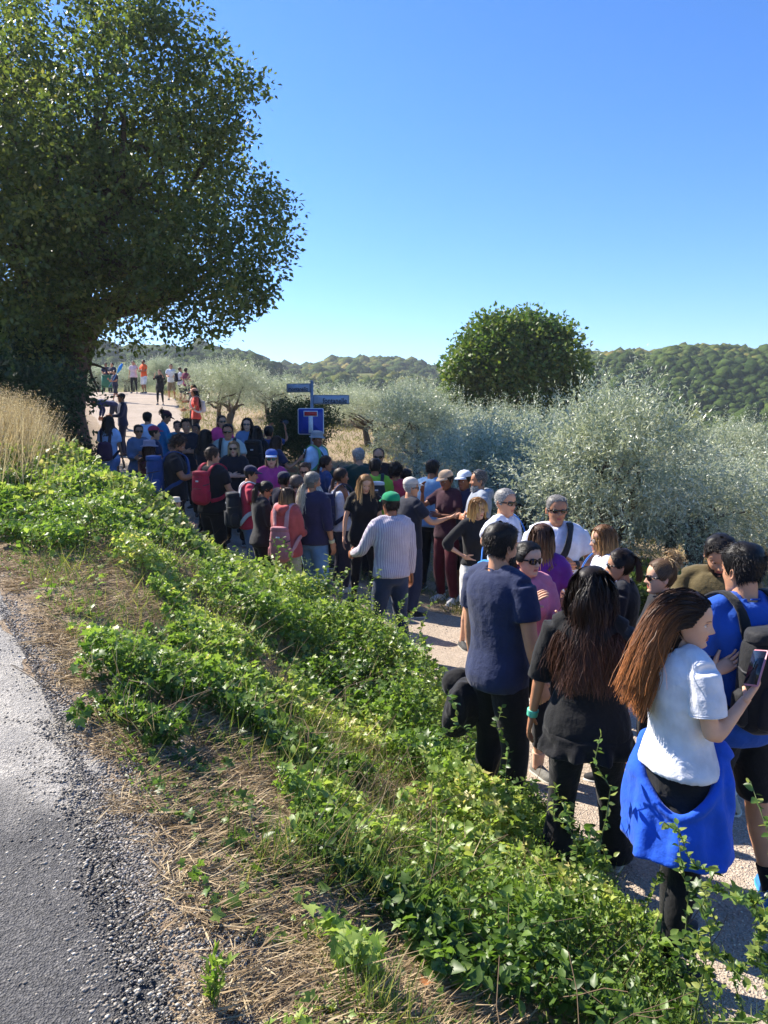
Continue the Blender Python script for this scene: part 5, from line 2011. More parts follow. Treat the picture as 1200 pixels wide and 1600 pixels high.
            V, F, t, r = strands(hd(P), d @ hM.T, Ln * g_.uniform(.6, 1.3, len(P)), 3, g_, .15, .8, .5 if style == 'curly' else .08, width=wid * .8, taper=.3)
            addh(V, F, t, r)
    elif style in ('bob', 'long', 'curlylong'):
        capmesh((.03 if style != 'curlylong' else .05) if not hat else .012, .10, jag=.012)
        Ln = sp.get('hlen', .20 if style == 'bob' else .42)
        n = int(sp.get('nh', 2300) * dens)
        P, nr, a, z = roots(n, back=.10)
        if hat: P, nr, a, z = (q[z < .66] for q in (P, nr, a, z))
        P = P + nr * (.035 if style != 'curlylong' else .05) * (0 if hat else 1)
        side = np.sign(a)
        down = np.stack([side * .16 * (np.abs(a) < 2.2), -.5 - .3 * np.cos(a), np.full(len(a), -.55)], -1)
        d = nr * .10 + down + g_.normal(size=P.shape) * .10
        tk = sp.get('tuck', 0)
        if tk: d = np.where((np.abs(a) < 2.0)[:, None], nr * .25 + vec(0, -1.0, -.12) + g_.normal(size=P.shape) * .08, d)
        front = (np.abs(a) < 1.0) & (tk == 0)
        d[front] += np.stack([side[front] * .7, -.3 + 0 * side[front], .15 + 0 * side[front]], -1)
        if sp.get('fringe'):
            f = front & (g_.random(len(a)) < .5)
            d[f] = np.stack([side[f] * .25, 1.0 + 0 * side[f], -.1 + 0 * side[f]], -1)
            Lf = np.where(f, .07, Ln)
        else:
            Lf = np.full(len(a), Ln)
        Lf = Lf * g_.uniform(.78, 1.06, len(a)) * np.where(np.abs(a) < .9, .9, 1)
        # from the crown the path over the skull costs length
        Lf = Lf + (z - .3) * hs * .5
        w_ = sp.get('wind')
        V, F, t, r = strands(hd(P), d @ hM.T, Lf, {2: 12, 1: 9, 0: 6}[lv], g_, .42, .70, sp.get('curl_', .07 if style != 'curlylong' else .30), spheres(sp.get('grow', .02)), wid, .45, None if w_ is None else np.array(w_), (np.abs(a) < 2.0) if tk else None)
        addh(V, F, t, r)
    elif style in ('pony', 'bun', 'lowpony'):
        V0 = capmesh(.035 if not hat else .01, .14, jag=.008)
        tie = vec(0, -.47, .62) if style == 'pony' else (vec(0, -.44, .34) if style == 'lowpony' else vec(0, -.36, .93))
        tie = np.array(sp.get('tie', tie), float)
        # combed-back locks over the cap
        n = int(900 * dens)
        P, nr, a, z = roots(n, back=.16)
        if hat: P, nr, a, z = (q[z < .60] for q in (P, nr, a, z))
        P = P + nr * (.035 if not hat else .005)
        m = 6
        ts = np.linspace(0, 1, m)
        Q = P[None] * (1 - ts[:, None, None]) + tie[None, None] * ts[:, None, None]
        cc = vec(0, -.05, .5)
        rad = np.linalg.norm(P - cc, axis=1)[None, :, None] * (1 - ts[:, None, None]) + np.linalg.norm(tie - cc) * ts[:, None, None]
        Q = cc + unit(Q - cc) * rad * 1.015
        Qh = hd(Q)
        T = np.gradient(Qh, axis=0)
        s_ = unit(np.cross(T, unit(Qh - hd(cc))))
        A, B = Qh - s_ * wid, Qh + s_ * wid
        V = np.stack([A, B], 2).transpose(1, 0, 2, 3).reshape(-1, 3)
        i = np.arange(len(P))[:, None] * m * 2; jj = np.arange(m - 1)[None] * 2
        addh(V, np.stack([i + jj, i + jj + 1, i + jj + 3, i + jj + 2], -1).reshape(-1, 4), np.tile(np.repeat(ts * .35, 2), len(P)), np.repeat(g_.random(len(P)), m * 2))
        n = int(sp.get('nh', 700) * dens) + 40
        if style == 'bun':
            c = tie + vec(0, -.02, .04)
            r0 = rdir(n, g_) * (.06 + .10 * g_.random((n, 1)))
            d = np.cross(rdir(n, g_), r0) + rdir(n, g_) * .05
            V, F, t, r = strands(hd(c + r0), d @ hM.T, g_.uniform(.03, sp.get('bunlen', .12), n), 6, g_, .02, .8, .55, width=wid, taper=.5)
        else:
            Ln = sp.get('hlen', .28)
            rt = tie + g_.normal(size=(n, 3)) * .03
            dd = np.tile(vec(0, -1.0, .1), (n, 1)) + g_.normal(size=(n, 3)) * .22
            V, F, t, r = strands(hd(rt), dd @ hM.T, Ln * g_.uniform(.7, 1.05, n), 9, g_, .38, .75, .10, spheres(.01), wid, .4)
            t = .35 + .65 * t
        addh(V, F, t, r)
    if V_:
        me = mesh_np('hair', np.concatenate(V_), [np.concatenate(F_)], [hair_mat(hr, ht)], smooth_=True, attrs={'t': np.concatenate(t_), 'r': np.concatenate(r_)})
        link('hair', me, root)
    if sp.get('beard'):
        n = int(sp.get('beardn', 900) * dens)
        a = g_.uniform(-1.5, 1.5, n); z = g_.uniform(-.01, .24, n)
        ok = ~((np.abs(a) < .45) & (z > .16) & (z < .245)) & (z < .05 + .2 * np.abs(a) + .12)
        a, z = a[ok], z[ok]
        P = head_point(z, a, .006)
        V, F, t, r = strands(hd(P), (unit(P - vec(0, 0, .2)) * .6 + vec(0, .3, -.5)) @ hM.T, sp['beard'] * g_.uniform(.6, 1.2, len(a)), 4, g_, .4, .8, .08, width=wid, taper=.3)
        bc = sp.get('beardcol', (hr, ht))
        link('beard', mesh_np('beard', V, [F], [hair_mat(*bc)], smooth_=True, attrs={'t': t, 'r': r}), root)
    # ---- hats and glasses
    if hat:
        if hat[0] == 'cap':
            link('cap', cap_geo(b, lv, sp.get('capback', False)).mesh('cap', [fabric(hat[1]), fabric(hat[2] if len(hat) > 2 else hat[1])], True), root)
        else:
            link('sun_hat', bucket_geo(b, lv, hat[2] if len(hat) > 2 else .17).mesh('sun_hat', [fabric(hat[1])], True), root)
    gl = sp.get('glasses')
    if gl:
        lens = plain(gl[0], .08, 0, .7, name='tinted_lens')
        o = link('sunglasses', glasses_geo(b, lv, up=gl[2] if len(gl) > 2 else 0, size=gl[3] if len(gl) > 3 else 1).mesh('sunglasses', [lens, plain(gl[1], .3, name='frame')], False), root)
    return root, b

def wear(name, root, label, category, group=None):
    """a carried thing standing where its wearer stands"""
    e = empty(name, root.location, root.rotation_euler.z, label, category, group)
    return e

def rounded_pack(w, d, h, n=24, m=16, p=3.0):
    a = np.arange(n) / n * 2 * np.pi
    z = np.linspace(-1, 1, m)
    R = []
    for q in z:
        s = (1 - abs(q) ** 7) ** .45 if abs(q) < 1 else 0.0
        s = max(s, .3)
        taper = 1 - .16 * max(q, 0) ** 1.5
        R.append(np.stack([w * s ** .5 * taper * np.sign(np.cos(a)) * np.abs(np.cos(a)) ** (2 / p), d * s * np.sign(np.sin(a)) * np.abs(np.sin(a)) ** (2 / p), np.full(n, q * h)], -1))
    return rings(np.array(R))

def backpack(root, b, color, label, w=.15, h=.23, d=.085, trim=None, z=.70, pocket=True, straps=True, strapc=None, name='backpack', group=None, off=(0, 0, 0)):
    H = b.H
    e = wear(name, root, label, 'backpack', group)
    sp_ease = b.sp.get('ease', .014) * .9
    zc = z * H
    _, _, dd, yc = b.prof()
    yb = -(.068 * H + .018 + d * .75) * (1 + (b.fat - 1))
    c = vec(0, yb, zc) + np.array(off)
    V, Fs = rounded_pack(w, d, h)
    fa = fabric(color, .75)
    pb = link('pack_body', mesh_np('pack_body', b.T(V + c), Fs, [fa], smooth_=True), e)
    if pocket:
        V, Fs = rounded_pack(w * .74, d * .55, h * .46)
        pk = link('pocket', mesh_np('pocket', b.T(V + c + vec(0, -d * .72, -h * .40)), Fs, [fabric(trim or color, .7)], smooth_=True), e)
        zl = np.array([[-w * .62, -d * 1.16, -h * .02], [0, -d * 1.30, h * .01], [w * .62, -d * 1.16, -h * .02]]) + c
        link('zip', mesh_np('zip', *tube(b.T(zl), .0035, 5), [plain('#16161a', .5, name='zip')], smooth_=True), pk)
        zl = np.array([[-w * .92, -d * .4, h * .30], [-w * .6, -d * .85, h * .62], [0, -d * .95, h * .72], [w * .6, -d * .85, h * .62], [w * .92, -d * .4, h * .30]]) + c
        link('zip', mesh_np('zip', *tube(b.T(zl), .0035, 5), [plain('#16161a', .5, name='zip')], smooth_=True), pb)
    # haul loop
    t = np.linspace(0, np.pi, 7)
    link('haul_loop', mesh_np('haul_loop', *tube(b.T(np.stack([.03 * np.cos(t), 0 * t + d * .5, h + .03 * np.sin(t) - .02], -1) + c), .006, 6), [fa], smooth_=True), e)
    if straps:
        for sx in (-1, 1):
            fy = .014 * H * (1 if b.male else .8) + (b.fat - 1) * .10 * H + sp_ease
            p = np.array([[.045 * H, -.080 * H - sp_ease, z * H + h * .75], [.056 * H, -.058 * H - sp_ease, .842 * H], [.062 * H, -.005 * H, .872 * H + sp_ease * .5], [.064 * H, .044 * H + fy, .842 * H], [.068 * H, .068 * H + fy, .775 * H], [.082 * H, .064 * H + fy, .70 * H], [.112 * H, .03 * H, .64 * H], [.112 * H, -.03 * H, .61 * H], [.075 * H, -.08 * H - sp_ease, z * H - h * .75]]) * vec(sx, 1, 1)
            ow = np.where((p[:, 2] > .835 * H)[:, None], vec(0, 0, 1), unit(p * vec(1, 1, 0)))
            link('strap', mesh_np('strap', *ribbon(b.T(p), ow @ b.bt.T, .026, .008), [fabric(strapc or color, .75)], smooth_=True), e)
    if h > .19:
        V, Fs = rounded_pack(w * .88, d * .9, h * .16, 20, 8)
        link('top_lid', mesh_np('top_lid', b.T(V + c + vec(0, -d * .12, h * .92)), Fs, [fabric(trim or color, .7)], smooth_=True), e)
        for sx in (-1, 1):
            V, Fs = rounded_pack(d * .55, w * .22, h * .36, 14, 8)
            link('side_pocket', mesh_np('side_pocket', b.T(V @ rotz(math.pi / 2).T + c + vec(sx * w * .95, 0, -h * .45)), Fs, [fabric(trim or color, .7)], smooth_=True), e)
            q = np.array([[sx * w * .9, d * .5, h * .3], [sx * w * 1.02, -d * .2, h * .26], [sx * w * .8, -d * .98, h * .2]]) + c
            link('compression_strap', mesh_np('compression_strap', *tube(b.T(q), .007, 6), [plain('#2a2b30', .6, name='webbing')], smooth_=True), e)
        V, Fs = box(0, -d * 1.02, h * .45, .05, .012, .022, .004)
        link('badge', mesh_np('badge', b.T(V + c), Fs, [plain('#c9ccd2', .5, name='badge')]), e)
    return e
# ------------------------------------------------------------------ the crowd
DN = (.16, .03, -1, .10, .22, -1)
DN2 = (.20, -.08, -1, .05, .12, -1)
PH = (.12, .35, -1, -.40, 1, .35)
CR = (.28, .30, -1, -1.0, .42, .08)
HIP = (.75, -.25, -.8, -.75, .45, -.55)
HO = (.12, .18, -1, -.28, 1, -.05)
UPF = (.30, .70, -.55, -.35, .35, 1)
BLACK, NAVY, WHITE = '#16161a', '#1b2340', '#dcdcde'
BRN, DRK, GREY, BLND, LBRN = ('#2c1c12', '#5a3c26'), ('#120d0b', '#2e211b'), ('#8d8a86', '#c4c1bc'), ('#7d5c38', '#c9a468'), ('#4d3524', '#8a6a48')
ST = [(.035, .03), (.035, -.03)]
B = {}

# --- nearest: six people on the right
B['white'] = person(1071, 925, 'woman with long copper tipped hair, white t-shirt and blue jacket round her waist', 1.66, face=78,
    arms=[(.25, .40, -.85, -.05, 1.0, .50), (.20, .04, -1, -.22, .85, .70)], curl=[.55, .7], palm=[(-.6, .1, .8), (-.6, .1, .8)], head=(40, 8), skin='d',
    top=('tee', '#d9dae0'), hem=.545, flare=.02, ease=.022, slv=1.5, bot=('leggings', '#121316'), shoe=('#26262a', '#c9c6c0'), style='long', hair=('#24160f', '#a06436'),
    hlen=.40, nh=3000, tuck=1, wind=(-.02, -.13, .0), legs=[(.03, .05), (.03, -.05)], fold=.006)
B['bluetee'] = person(1166, 851, 'man in a royal blue t-shirt and black shorts, back turned, at the right edge', 1.79, face=-12, m=True, fat=1.05,
    arms=[DN2, HO], head=(-10, 4), skin='a', top=('tee', '#1f4fa8'), hem=.47, bot=('shorts', '#141518'), shoe=('#2a72b8', '#2f8fd0'), sock='#17171b',
    style='short', hair=('#0e0b0a', '#241a16'), legs=[(.05, .06), (.055, -.03)], toes=[.5, -.5])
B['longblack'] = person(925, 888, 'woman seen from behind with very long wavy dark brown hair over a loose black t-shirt', 1.66, face=20,
    arms=[(.30, .05, -1, .18, .12, -1), HO], head=(0, 6), skin='b', curl=[.35, .4], top=('half', '#141416'), hem=.46, ease=.03, flare=.02, slv=1.8, bot=('flare', '#111114'),
    shoe=('#8a867f', '#c8c3b8'), style='curlylong', hair=('#1a110d', '#4a2d20'), hlen=.50, nh=3800, grow=.03, curl_=.26, legs=[(.04, .0), (.05, .16)])
B['navytee'] = person(782, 819, 'broad man in a navy t-shirt, back turned, black cap hung at his hip', 1.80, face=55, m=True, fat=1.01,
    arms=[DN, (.20, .02, -1, .02, .34, -1)], curl=[.7, 1.0], head=(2, 0), skin='a', top=('tee', '#242d4c'), hem=.48, ease=.018, bot=('trousers', '#131316'), shoe=('#1c1c20', '#3a3a3e'),
    style='short', hair=('#15100d', '#33261e'), beard=.012, fold=.006)
B['pink'] = person(824, 846, 'woman in big dark sunglasses and pink jacket looking past the navy t-shirt', 1.62, y=4.95, face=165, arms=[PH, (.2, .5, -.8, -.5, .6, .75)], head=(-18, 4), skin='d',
    top=('long', '#c87a92'), hem=.50, bot=('capri', '#222226'), shoe=('#77756f', '#b5b0a5'), style='pony', hair=DRK, glasses=('#0c0b0c', '#17110f', 0, 1.12), legs=[(.02, .02), (.10, -.03)], sock='#e8b79c')
B['purple'] = person(847, 819, 'woman with straight brown hair, purple t-shirt and pink sweater round her hips', 1.63, face=14,
    arms=[HO, (.25, .05, -1, .0, .45, -1)], head=(10, 4), skin='b', top=('tee', '#6a2f86'), hem=.55, bot=('leggings', '#15151a'), shoe=('#3a3d45', '#b0aca4'), style='long', hair=('#4a3020', '#a67c4e'), hlen=.22, nh=2600)
B['olive'] = person(1124, 832, 'dark haired man with stubble in an olive brown t-shirt, looking down', 1.80, y=4.65, face=205, m=True, arms=[PH, PH], head=(-8, 32), skin='a',
    top=('tee', '#5a4f33'), bot=('shorts', '#2a2a2c'), shoe=('#b8a88c', '#d8cfbf'), sock='#e4e2dc', style='short', hair=('#0f0b0a', '#2b1f19'), beard=.006, beardn=1600, hairtop=.04)
B['bun'] = person(1036, 874, 'blonde woman with a messy bun and dark sunglasses in profile, facing left', 1.63, y=4.6, face=276, arms=[HO, HO], head=(0, 2), skin='d', top=('tee', '#1b1c22'),
    style='bun', tie=(0, -.40, .93), hair=('#5c4630', '#d4b686'), glasses=('#0b0b0c', '#101010'), bunlen=.13, nh=500)
B['updo'] = person(974, 862, 'brunette with tucked up hair and dark sunglasses in a black t-shirt, facing left', 1.64, y=4.95, face=296, arms=[HO, HO], head=(-4, 4), skin='a', top=('tee', '#1a1d26'),
    style='pony', hair=('#1d130e', '#54382a'), hlen=.16, tie=(0, -.44, .70), glasses=('#0b0b0c', '#101010'))
# --- the two men in white and neighbours
B['strap'] = person(870, 773, 'grey haired man with round sunglasses and a wide black strap across his white t-shirt', 1.78, face=178, m=True, fat=1.06, arms=[(.45, .05, -1, -.9, .65, .12), (.25, .2, -1, -.9, .6, .12)],
    head=(0, 2), skin='b', top=('tee', '#dcdce6'), bot=('shorts', '#20242e'), shoe=('#55534e', '#c9c6c0'), style='buzz', hair=('#77736e', '#bab6b0'), glasses=('#1a100c', '#2b2018', 0, .8))
B['polo'] = person(788, 763, 'white haired man with sunglasses and blue shoulder strap, elbow raised', 1.79, face=125, m=True, fat=1.06, arms=[HIP, (.9, .15, -.42, -.95, .45, -.15)],
    head=(12, 3), skin='a', top=('tee', '#dcdee8'), bot=('shorts', '#3a4152'), shoe=('#c8c6c2', '#d8d6d0'), style='buzz', hair=('#8f8b86', '#d6d3cf'), glasses=('#0d0d0f', '#181818'))
B['blondec'] = person(745, 777, 'smiling blonde woman with glasses in a black cardigan and white shorts', 1.61, face=155, arms=[HIP, HIP], head=(-6, 6), skin='d', top=('roll', '#1a1a1e'), topname='cardigan', hem=.56, bot=('shorts', '#d8d6d2'),
    shoe=('#3a3a3a', '#9a958c'), style='bob', hair=('#8a6236', '#d6ab66'), hlen=.16, fringe=True, glasses=('#8a6f5f', '#6b4a36', 0, .8))
B['bob'] = person(946, 820, 'woman with a light brown bob and glasses in a white t-shirt, in profile facing left', 1.62, y=5.7, face=272, arms=[HO, HO], head=(-4, 4), skin='d', top=('tee', '#d6d8e2'), bot=('shorts', '#33394a'),
    style='bob', hair=('#6b4a2c', '#b88d58'), hlen=.15, glasses=('#9a8f88', '#7a6a5a', 0, .8))
B['beard'] = person(749, 735, 'grey bearded man with a pale grey hooded waistcoat over navy', 1.80, face=262, m=True, fat=1.05, arms=[CR, CR], head=(6, 0), skin='b', top=('long', '#8e95a0'), topname='hooded_waistcoat', hood=True, bot=('trousers', '#23283a'),
    style='short', hair=('#4a4745', '#9c9894'), recede=.03, beard=.03, beardn=1500, beardcol=('#77736f', '#c6c3be'))
B['whitecap'] = person(727, 736, 'man in a white and blue cap and navy t-shirt with folded arms', 1.76, face=235, m=True, arms=[CR, CR], head=(-10, 4), skin='e', top=('tee', '#1d2642'), bot=('longshorts', '#14161d'),
    shoe=('#dcdcdc', '#e6e6e6'), style='buzz', hair=DRK, hat=('cap', '#d6dbe6', '#c8d0e0'))
B['maroon'] = person(700, 735, 'person in a beige cap, maroon top and maroon trousers with white trainers', 1.68, y=10.1, face=225, arms=[CR, UPF], head=(0, 14), skin='e', top=('tee', '#3d1c2a'), bot=('trousers', '#5a1c2a'), shoe=('#dedee0', '#e8e8e8'),
    style='short', hair=DRK, hat=('cap', '#b59a7e', '#b59a7e'))
B['lightblue'] = person(675, 719, 'tall dark haired man in a light blue shirt and black trousers, back turned', 1.84, y=10.9, face=25, m=True, arms=[HO, HO], head=(5, 6), skin='c', top=('roll', '#7fa3c4'), topname='shirt', hem=.5, ease=.028, bot=('trousers', BLACK), style='short', hair=DRK)
B['capgrey'] = person(641, 747, 'white haired man in a pale cap and navy t-shirt gesturing with an open hand', 1.73, y=9.3, face=62, m=True, arms=[DN, (.25, .55, -.85, .05, 1, .25)], palm=[None, (-.2, .1, 1)], curl=[.3, .15], head=(10, 2), skin='a',
    top=('tee', '#1c2030'), bot=('trousers', '#232a42'), shoe=('#1a1a1c', '#b5aea4'), style='buzz', hair=('#a39f9a', '#dcd9d5'), hat=('cap', '#c9beb2', '#c9beb2'), glasses=('#0c0c0c', '#151515'))
B['greencap'] = person(611, 770, 'man in a bright green cap and pale striped shirt, back turned, one hand held forward', 1.70, face=-25, m=True, fat=.97, arms=[(.35, .35, -1, .0, 1, -.28), DN], curl=[.8, .5], head=(-6, 0), skin='c',
    top=('long', '#bdb6bd'), stripe=('#9c93a3', 16, 'X'), topname='shirt', hem=.515, ease=.02, collar=True, bot=('jeans', '#26344f'), shoe=('#2b2b2e', '#77736c'), style='short', hair=('#1b1411', '#3a2c24'), hat=('cap', '#0f8a5c', '#0f7f55'), capback=False)
B['blondegirl'] = person(569, 740, 'young woman with long straight blonde hair in a loose black outfit, looking down', 1.68, y=9.7, face=172, arms=[DN, (.30, .03, -1, .10, .18, -1)], head=(-10, 22), skin='d', top=('tee', '#141417'), ease=.03, hem=.47, bot=('leggings', '#111114'),
    shoe=('#1a1a1c', '#1a1a1c'), style='long', hair=('#9a7244', '#dcb67c'), hlen=.36)
B['tank'] = person(532, 731, 'woman in a white sleeveless top and wide grey trousers with brown hair, facing right', 1.66, y=10.2, face=62, arms=[DN, HO], head=(10, 2), skin='c', top=('tank', '#dfe2ea'), bot=('wide', '#4a4552'), shoe=('#d8d8d8', '#e0e0e0'), style='lowpony', hair=('#2c1d16', '#5c4130'), hlen=.14)
B['longbeard'] = person(489, 737, 'man with a long grey ponytail and white beard in a purple navy sweatshirt and jeans', 1.80, y=9.1, face=38, m=True, fat=1.10, arms=[DN, (.22, -.06, -1, .0, .30, -1)], head=(16, -4), skin='b',
    top=('roll', '#2d2845'), topname='sweatshirt', hem=.5, ease=.022, bot=('jeans', '#5f83a8'), shoe=('#6b4a3a', '#3b2c24'), style='lowpony', tie=(0, -.46, .40), hair=('#77726c', '#cfc6b2'), hlen=.36, nh=1500, beard=.13, beardn=1800, beardcol=('#b8b4ae', '#e6e3dd'))
B['coral'] = person(447, 762, 'blonde woman in a coral pink hooded sweatshirt and beige trousers, back turned', 1.63, y=8.9, face=22, arms=[HO, HO], head=(14, 10), skin='d', top=('long', '#b4524f'), topname='hooded_sweatshirt', hood=True, ease=.03, hem=.48,
    bot=('trousers', '#a39a86'), style='bob', hair=('#4a3526', '#b08a5a'), hlen=.20)
B['polobk'] = person(408, 757, 'woman with a dark ponytail and sunglasses in a black polo shirt, looking down', 1.63, y=9.3, face=58, arms=[HO, HO], head=(10, 28), skin='b', top=('half', '#1f1f26'), topname='polo_shirt', collar=True, bot=('trousers', '#17171c'), style='pony', hair=DRK, hlen=.26, glasses=('#0b0b0c', '#141414'))
B['navycap'] = person(389, 735, 'person in a navy cap and red t-shirt, facing right', 1.68, y=9.9, face=75, m=True, arms=[HO, HO], head=(6, 8), skin='b', top=('tee', '#c2324c'), bot=('trousers', '#5b6f92'), style='buzz', hair=DRK, hat=('cap', '#1a2240', '#1a2240'))
B['bandana'] = person(443, 743, 'person in a dark navy close fitting cap between the magenta and coral tops', 1.62, y=10.0, face=20, arms=[HO, HO], skin='b', top=('tee', '#20223a'), style='short', hair=DRK, hat=('cap', '#171d38', '#171d38'))
B['greybun'] = person(463, 748, 'grey brown haired woman half hidden behind the long grey ponytail', 1.62, y=9.9, face=40, arms=[HO, HO], skin='a', top=('tee', '#8a3a48'), style='lowpony', hair=('#5c5048', '#a0958a'))
B['brownsg'] = person(476, 725, 'brown haired woman with sunglasses turned away behind the long grey ponytail', 1.66, y=10.8, face=160, arms=[HO, HO], head=(20, 16), skin='a', top=('tee', '#3b3a44'), style='short', hair=LBRN, glasses=('#0b0b0c', '#141414'))
B['magenta'] = person(424, 703, 'woman in a blue and white cap with mirrored green sunglasses and a magenta t-shirt', 1.70, face=170, fat=1.08, arms=[DN, DN], head=(4, 4), skin='d', top=('tee', '#a83c80'), bot=('trousers', '#2a2a38'), style='bob', hair=('#8a6d48', '#d3b98a'), hlen=.14, hat=('cap', '#2b55a0', '#c9d6ea'), glasses=('#0f5f56', '#1c1c20', 0, 1.1))
B['navypony'] = person(508, 712, 'woman with tied brown hair in a navy blue t-shirt, facing right', 1.66, face=70, arms=[HO, HO], head=(6, 4), skin='b', top=('tee', '#27406e'), style='lowpony', hair=BRN, hlen=.14)
B['hat'] = person(494, 674, 'man in a grey sun hat and white shirt standing under the dead end sign', 1.74, y=12.6, face=120, m=True, arms=[HO, DN], head=(15, 6), skin='e', top=('tee', '#b8d0ea'), bot=('trousers', '#2a3346'), style='short', hair=DRK, hat=('hat', '#8f949a', .13))
B['point'] = person(561, 701, 'grey haired man in a dark green jacket stretching his left arm out', 1.76, y=11.9, face=-28, m=True, fat=1.08, arms=[(1.0, .35, -.30, .9, .5, .18), DN], head=(-10, 6), skin='a', top=('long', '#1c3a34'), topname='jacket', ease=.03, style='short', hair=GREY)
B['bald'] = person(592, 700, 'bald man with sunglasses in a dark brown shirt', 1.76, y=12.3, face=185, m=True, arms=[HO, HO], head=(0, 8), skin='a', top=('tee', '#2a1d22'), style='thin', recede=.17, hair=('#4a3a30', '#6b5a4e'), glasses=('#0b0b0c', '#141414'))
B['green'] = person(586, 717, 'black haired person in a lime green vest over black', 1.70, y=11.2, face=-5, m=True, arms=[HO, HO], skin='c', top=('tee', '#7fb83a'), style='short', hair=DRK)
B['pinkred'] = person(618, 724, 'dark haired woman in a pinkish red t-shirt seen from behind', 1.64, y=11.4, face=10, arms=[HO, HO], skin='b', top=('tee', '#c23a55'), style='curly', hair=DRK)
B['behindpink'] = person(634, 732, 'dark haired person in grey right behind the pinkish red t-shirt', 1.58, y=11.6, face=30, arms=[HO, HO], skin='b', top=('tee', '#3a3d46'), style='short', hair=DRK)
# --- the shaded part of the crowd on the left
B['redpack'] = person(330, 699, 'brown haired man in a black t-shirt with a walking pole and a red rucksack', 1.74, face=32, m=True, fat=1.1, arms=[DN, (.25, .25, -1, .05, .8, -.35)], head=(25, 4), skin='a', top=('tee', '#17181f'), ease=.024, bot=('trousers', '#14151b'), style='short', hair=BRN)
B['crossed'] = person(365, 690, 'blonde woman with sunglasses and folded arms in a black t-shirt', 1.68, y=11.7, face=178, arms=[CR, CR], head=(0, 2), skin='d', top=('tee', '#181a24'), style='bob', hair=('#7d6242', '#cfb07c'), hlen=.13, glasses=('#0b0b0c', '#141414'))
B['whiteteem'] = person(356, 663, 'man in a pale t-shirt with dark rucksack straps and sunglasses, arms folded', 1.74, face=175, m=True, arms=[CR, CR], skin='b', top=('tee', '#a9b8b4'), style='short', hair=DRK, glasses=('#0b0b0c', '#141414'))
B['pinkpony'] = person(346, 649, 'woman with a dark ponytail and sunglasses in a neon pink t-shirt', 1.64, face=150, arms=[HO, HO], skin='a', top=('tee', '#e0407c'), style='pony', hair=BRN, glasses=('#0b0b0c', '#141414'))
B['hooded'] = person(386, 653, 'woman in glasses with a black hood up over a blue grey top', 1.66, face=178, arms=[HO, HO], skin='d', top=('long', '#5d7a9a'), style='long', hair=('#0e0e12', '#16161a'), hlen=.25, glasses=('#3a3f48', '#16161a', 0, .9))
B['blackback'] = person(400, 670, 'person with long black hair in a black jacket seen from behind', 1.72, y=12.9, face=5, arms=[HO, HO], skin='b', top=('long', '#14151a'), ease=.035, style='long', hair=DRK, hlen=.4)
B['photo'] = person(420, 672, 'person raising both hands to take a picture in front of the dark shrub', 1.68, y=13.2, face=15, arms=[(.25, .75, .15, -.35, .5, .9), (.25, .75, .15, -.35, .5, .9)], skin='c', top=('tee', '#24386a'), style='short', hair=DRK)
B['phonew'] = person(432, 681, 'woman with long brown hair in navy and white holding up a phone to the right', 1.68, y=12.4, face=60, arms=[HO, (.25, .45, -.9, .05, .9, .7)], skin='b', top=('tee', '#232a48'), style='long', hair=BRN, hlen=.34)
B['bluepack'] = person(271, 680, 'bearded man with tousled brown hair in a black t-shirt reading his phone', 1.80, y=10.9, face=72, m=True, fat=1.14, arms=[PH, PH], head=(0, 24), skin='b', top=('tee', '#181920'), bot=('trousers', '#14151b'), style='curly', hair=BRN, beard=.02)
B['smile'] = person(291, 655, 'smiling woman with curly dark hair in a black t-shirt with folded arms', 1.68, y=13.2, face=170, arms=[CR, CR], skin='b', top=('tee', '#1c1e28'), style='curly', hair=DRK)
B['behindsmile'] = person(306, 663, 'dark haired person just right of the smiling curly haired woman', 1.60, y=13.8, face=190, arms=[HO, HO], skin='c', top=('tee', '#2a2c38'), style='short', hair=DRK)
B['tealback'] = person(277, 664, 'person in teal behind the smiling curly haired woman', 1.60, y=14.4, face=160, arms=[HO, HO], skin='b', top=('tee', '#1f7f9a'), style='short', hair=DRK)
B['blackhair'] = person(321, 671, 'woman with straight black hair seen from behind, left of the pale t-shirt', 1.66, y=12.2, face=25, arms=[HO, PH], skin='b', top=('tee', '#1b1c26'), style='long', hair=('#0d0a0a', '#1a1412'), hlen=.3)
B['teal'] = person(254, 641, 'person in teal blue with a dark red cap at the far edge of the crowd', 1.70, face=70, arms=[PH, PH], head=(0, 26), skin='b', top=('half', '#1a78a8'), bot=('trousers', '#1c2a44'), style='bun', tie=(0, -.46, .70), hair=DRK, hat=('cap', '#3a1a2c', '#3a1a2c'))
B['redcap'] = person(240, 666, 'person in a dark pink cap and navy top facing right', 1.68, y=12.7, face=60, m=True, arms=[HO, HO], skin='a', top=('tee', '#1c2444'), style='buzz', hair=DRK, hat=('cap', '#9c2f4c', '#9c2f4c'))
B['whiteback'] = person(230, 649, 'dark haired man in a white shirt, back turned', 1.74, y=14.6, face=15, m=True, arms=[HO, HO], skin='a', top=('tee', '#c2d4f0'), style='short', hair=DRK)
B['greyjack'] = person(216, 664, 'woman with sunglasses in a grey blue jacket, turned to the camera', 1.65, y=13.3, face=150, arms=[(.5, .3, -.9, -.9, .5, .1), HO], skin='b', top=('long', '#5a6c86'), topname='jacket', bot=('trousers', '#4a5f86'), ease=.03, style='short', hair=BRN, glasses=('#0b0b0c', '#141414', 0, 1.1))
B['bucket'] = person(233, 688, 'woman in a mauve grey sun hat with long brown hair and a dark red top', 1.64, y=11.4, face=15, arms=[HO, HO], skin='b', top=('tank', '#5a1f30'), bot=('trousers', '#20263e'), style='long', hair=('#3a2018', '#5f3426'), hlen=.3, hat=('hat', '#8b8494', .17))
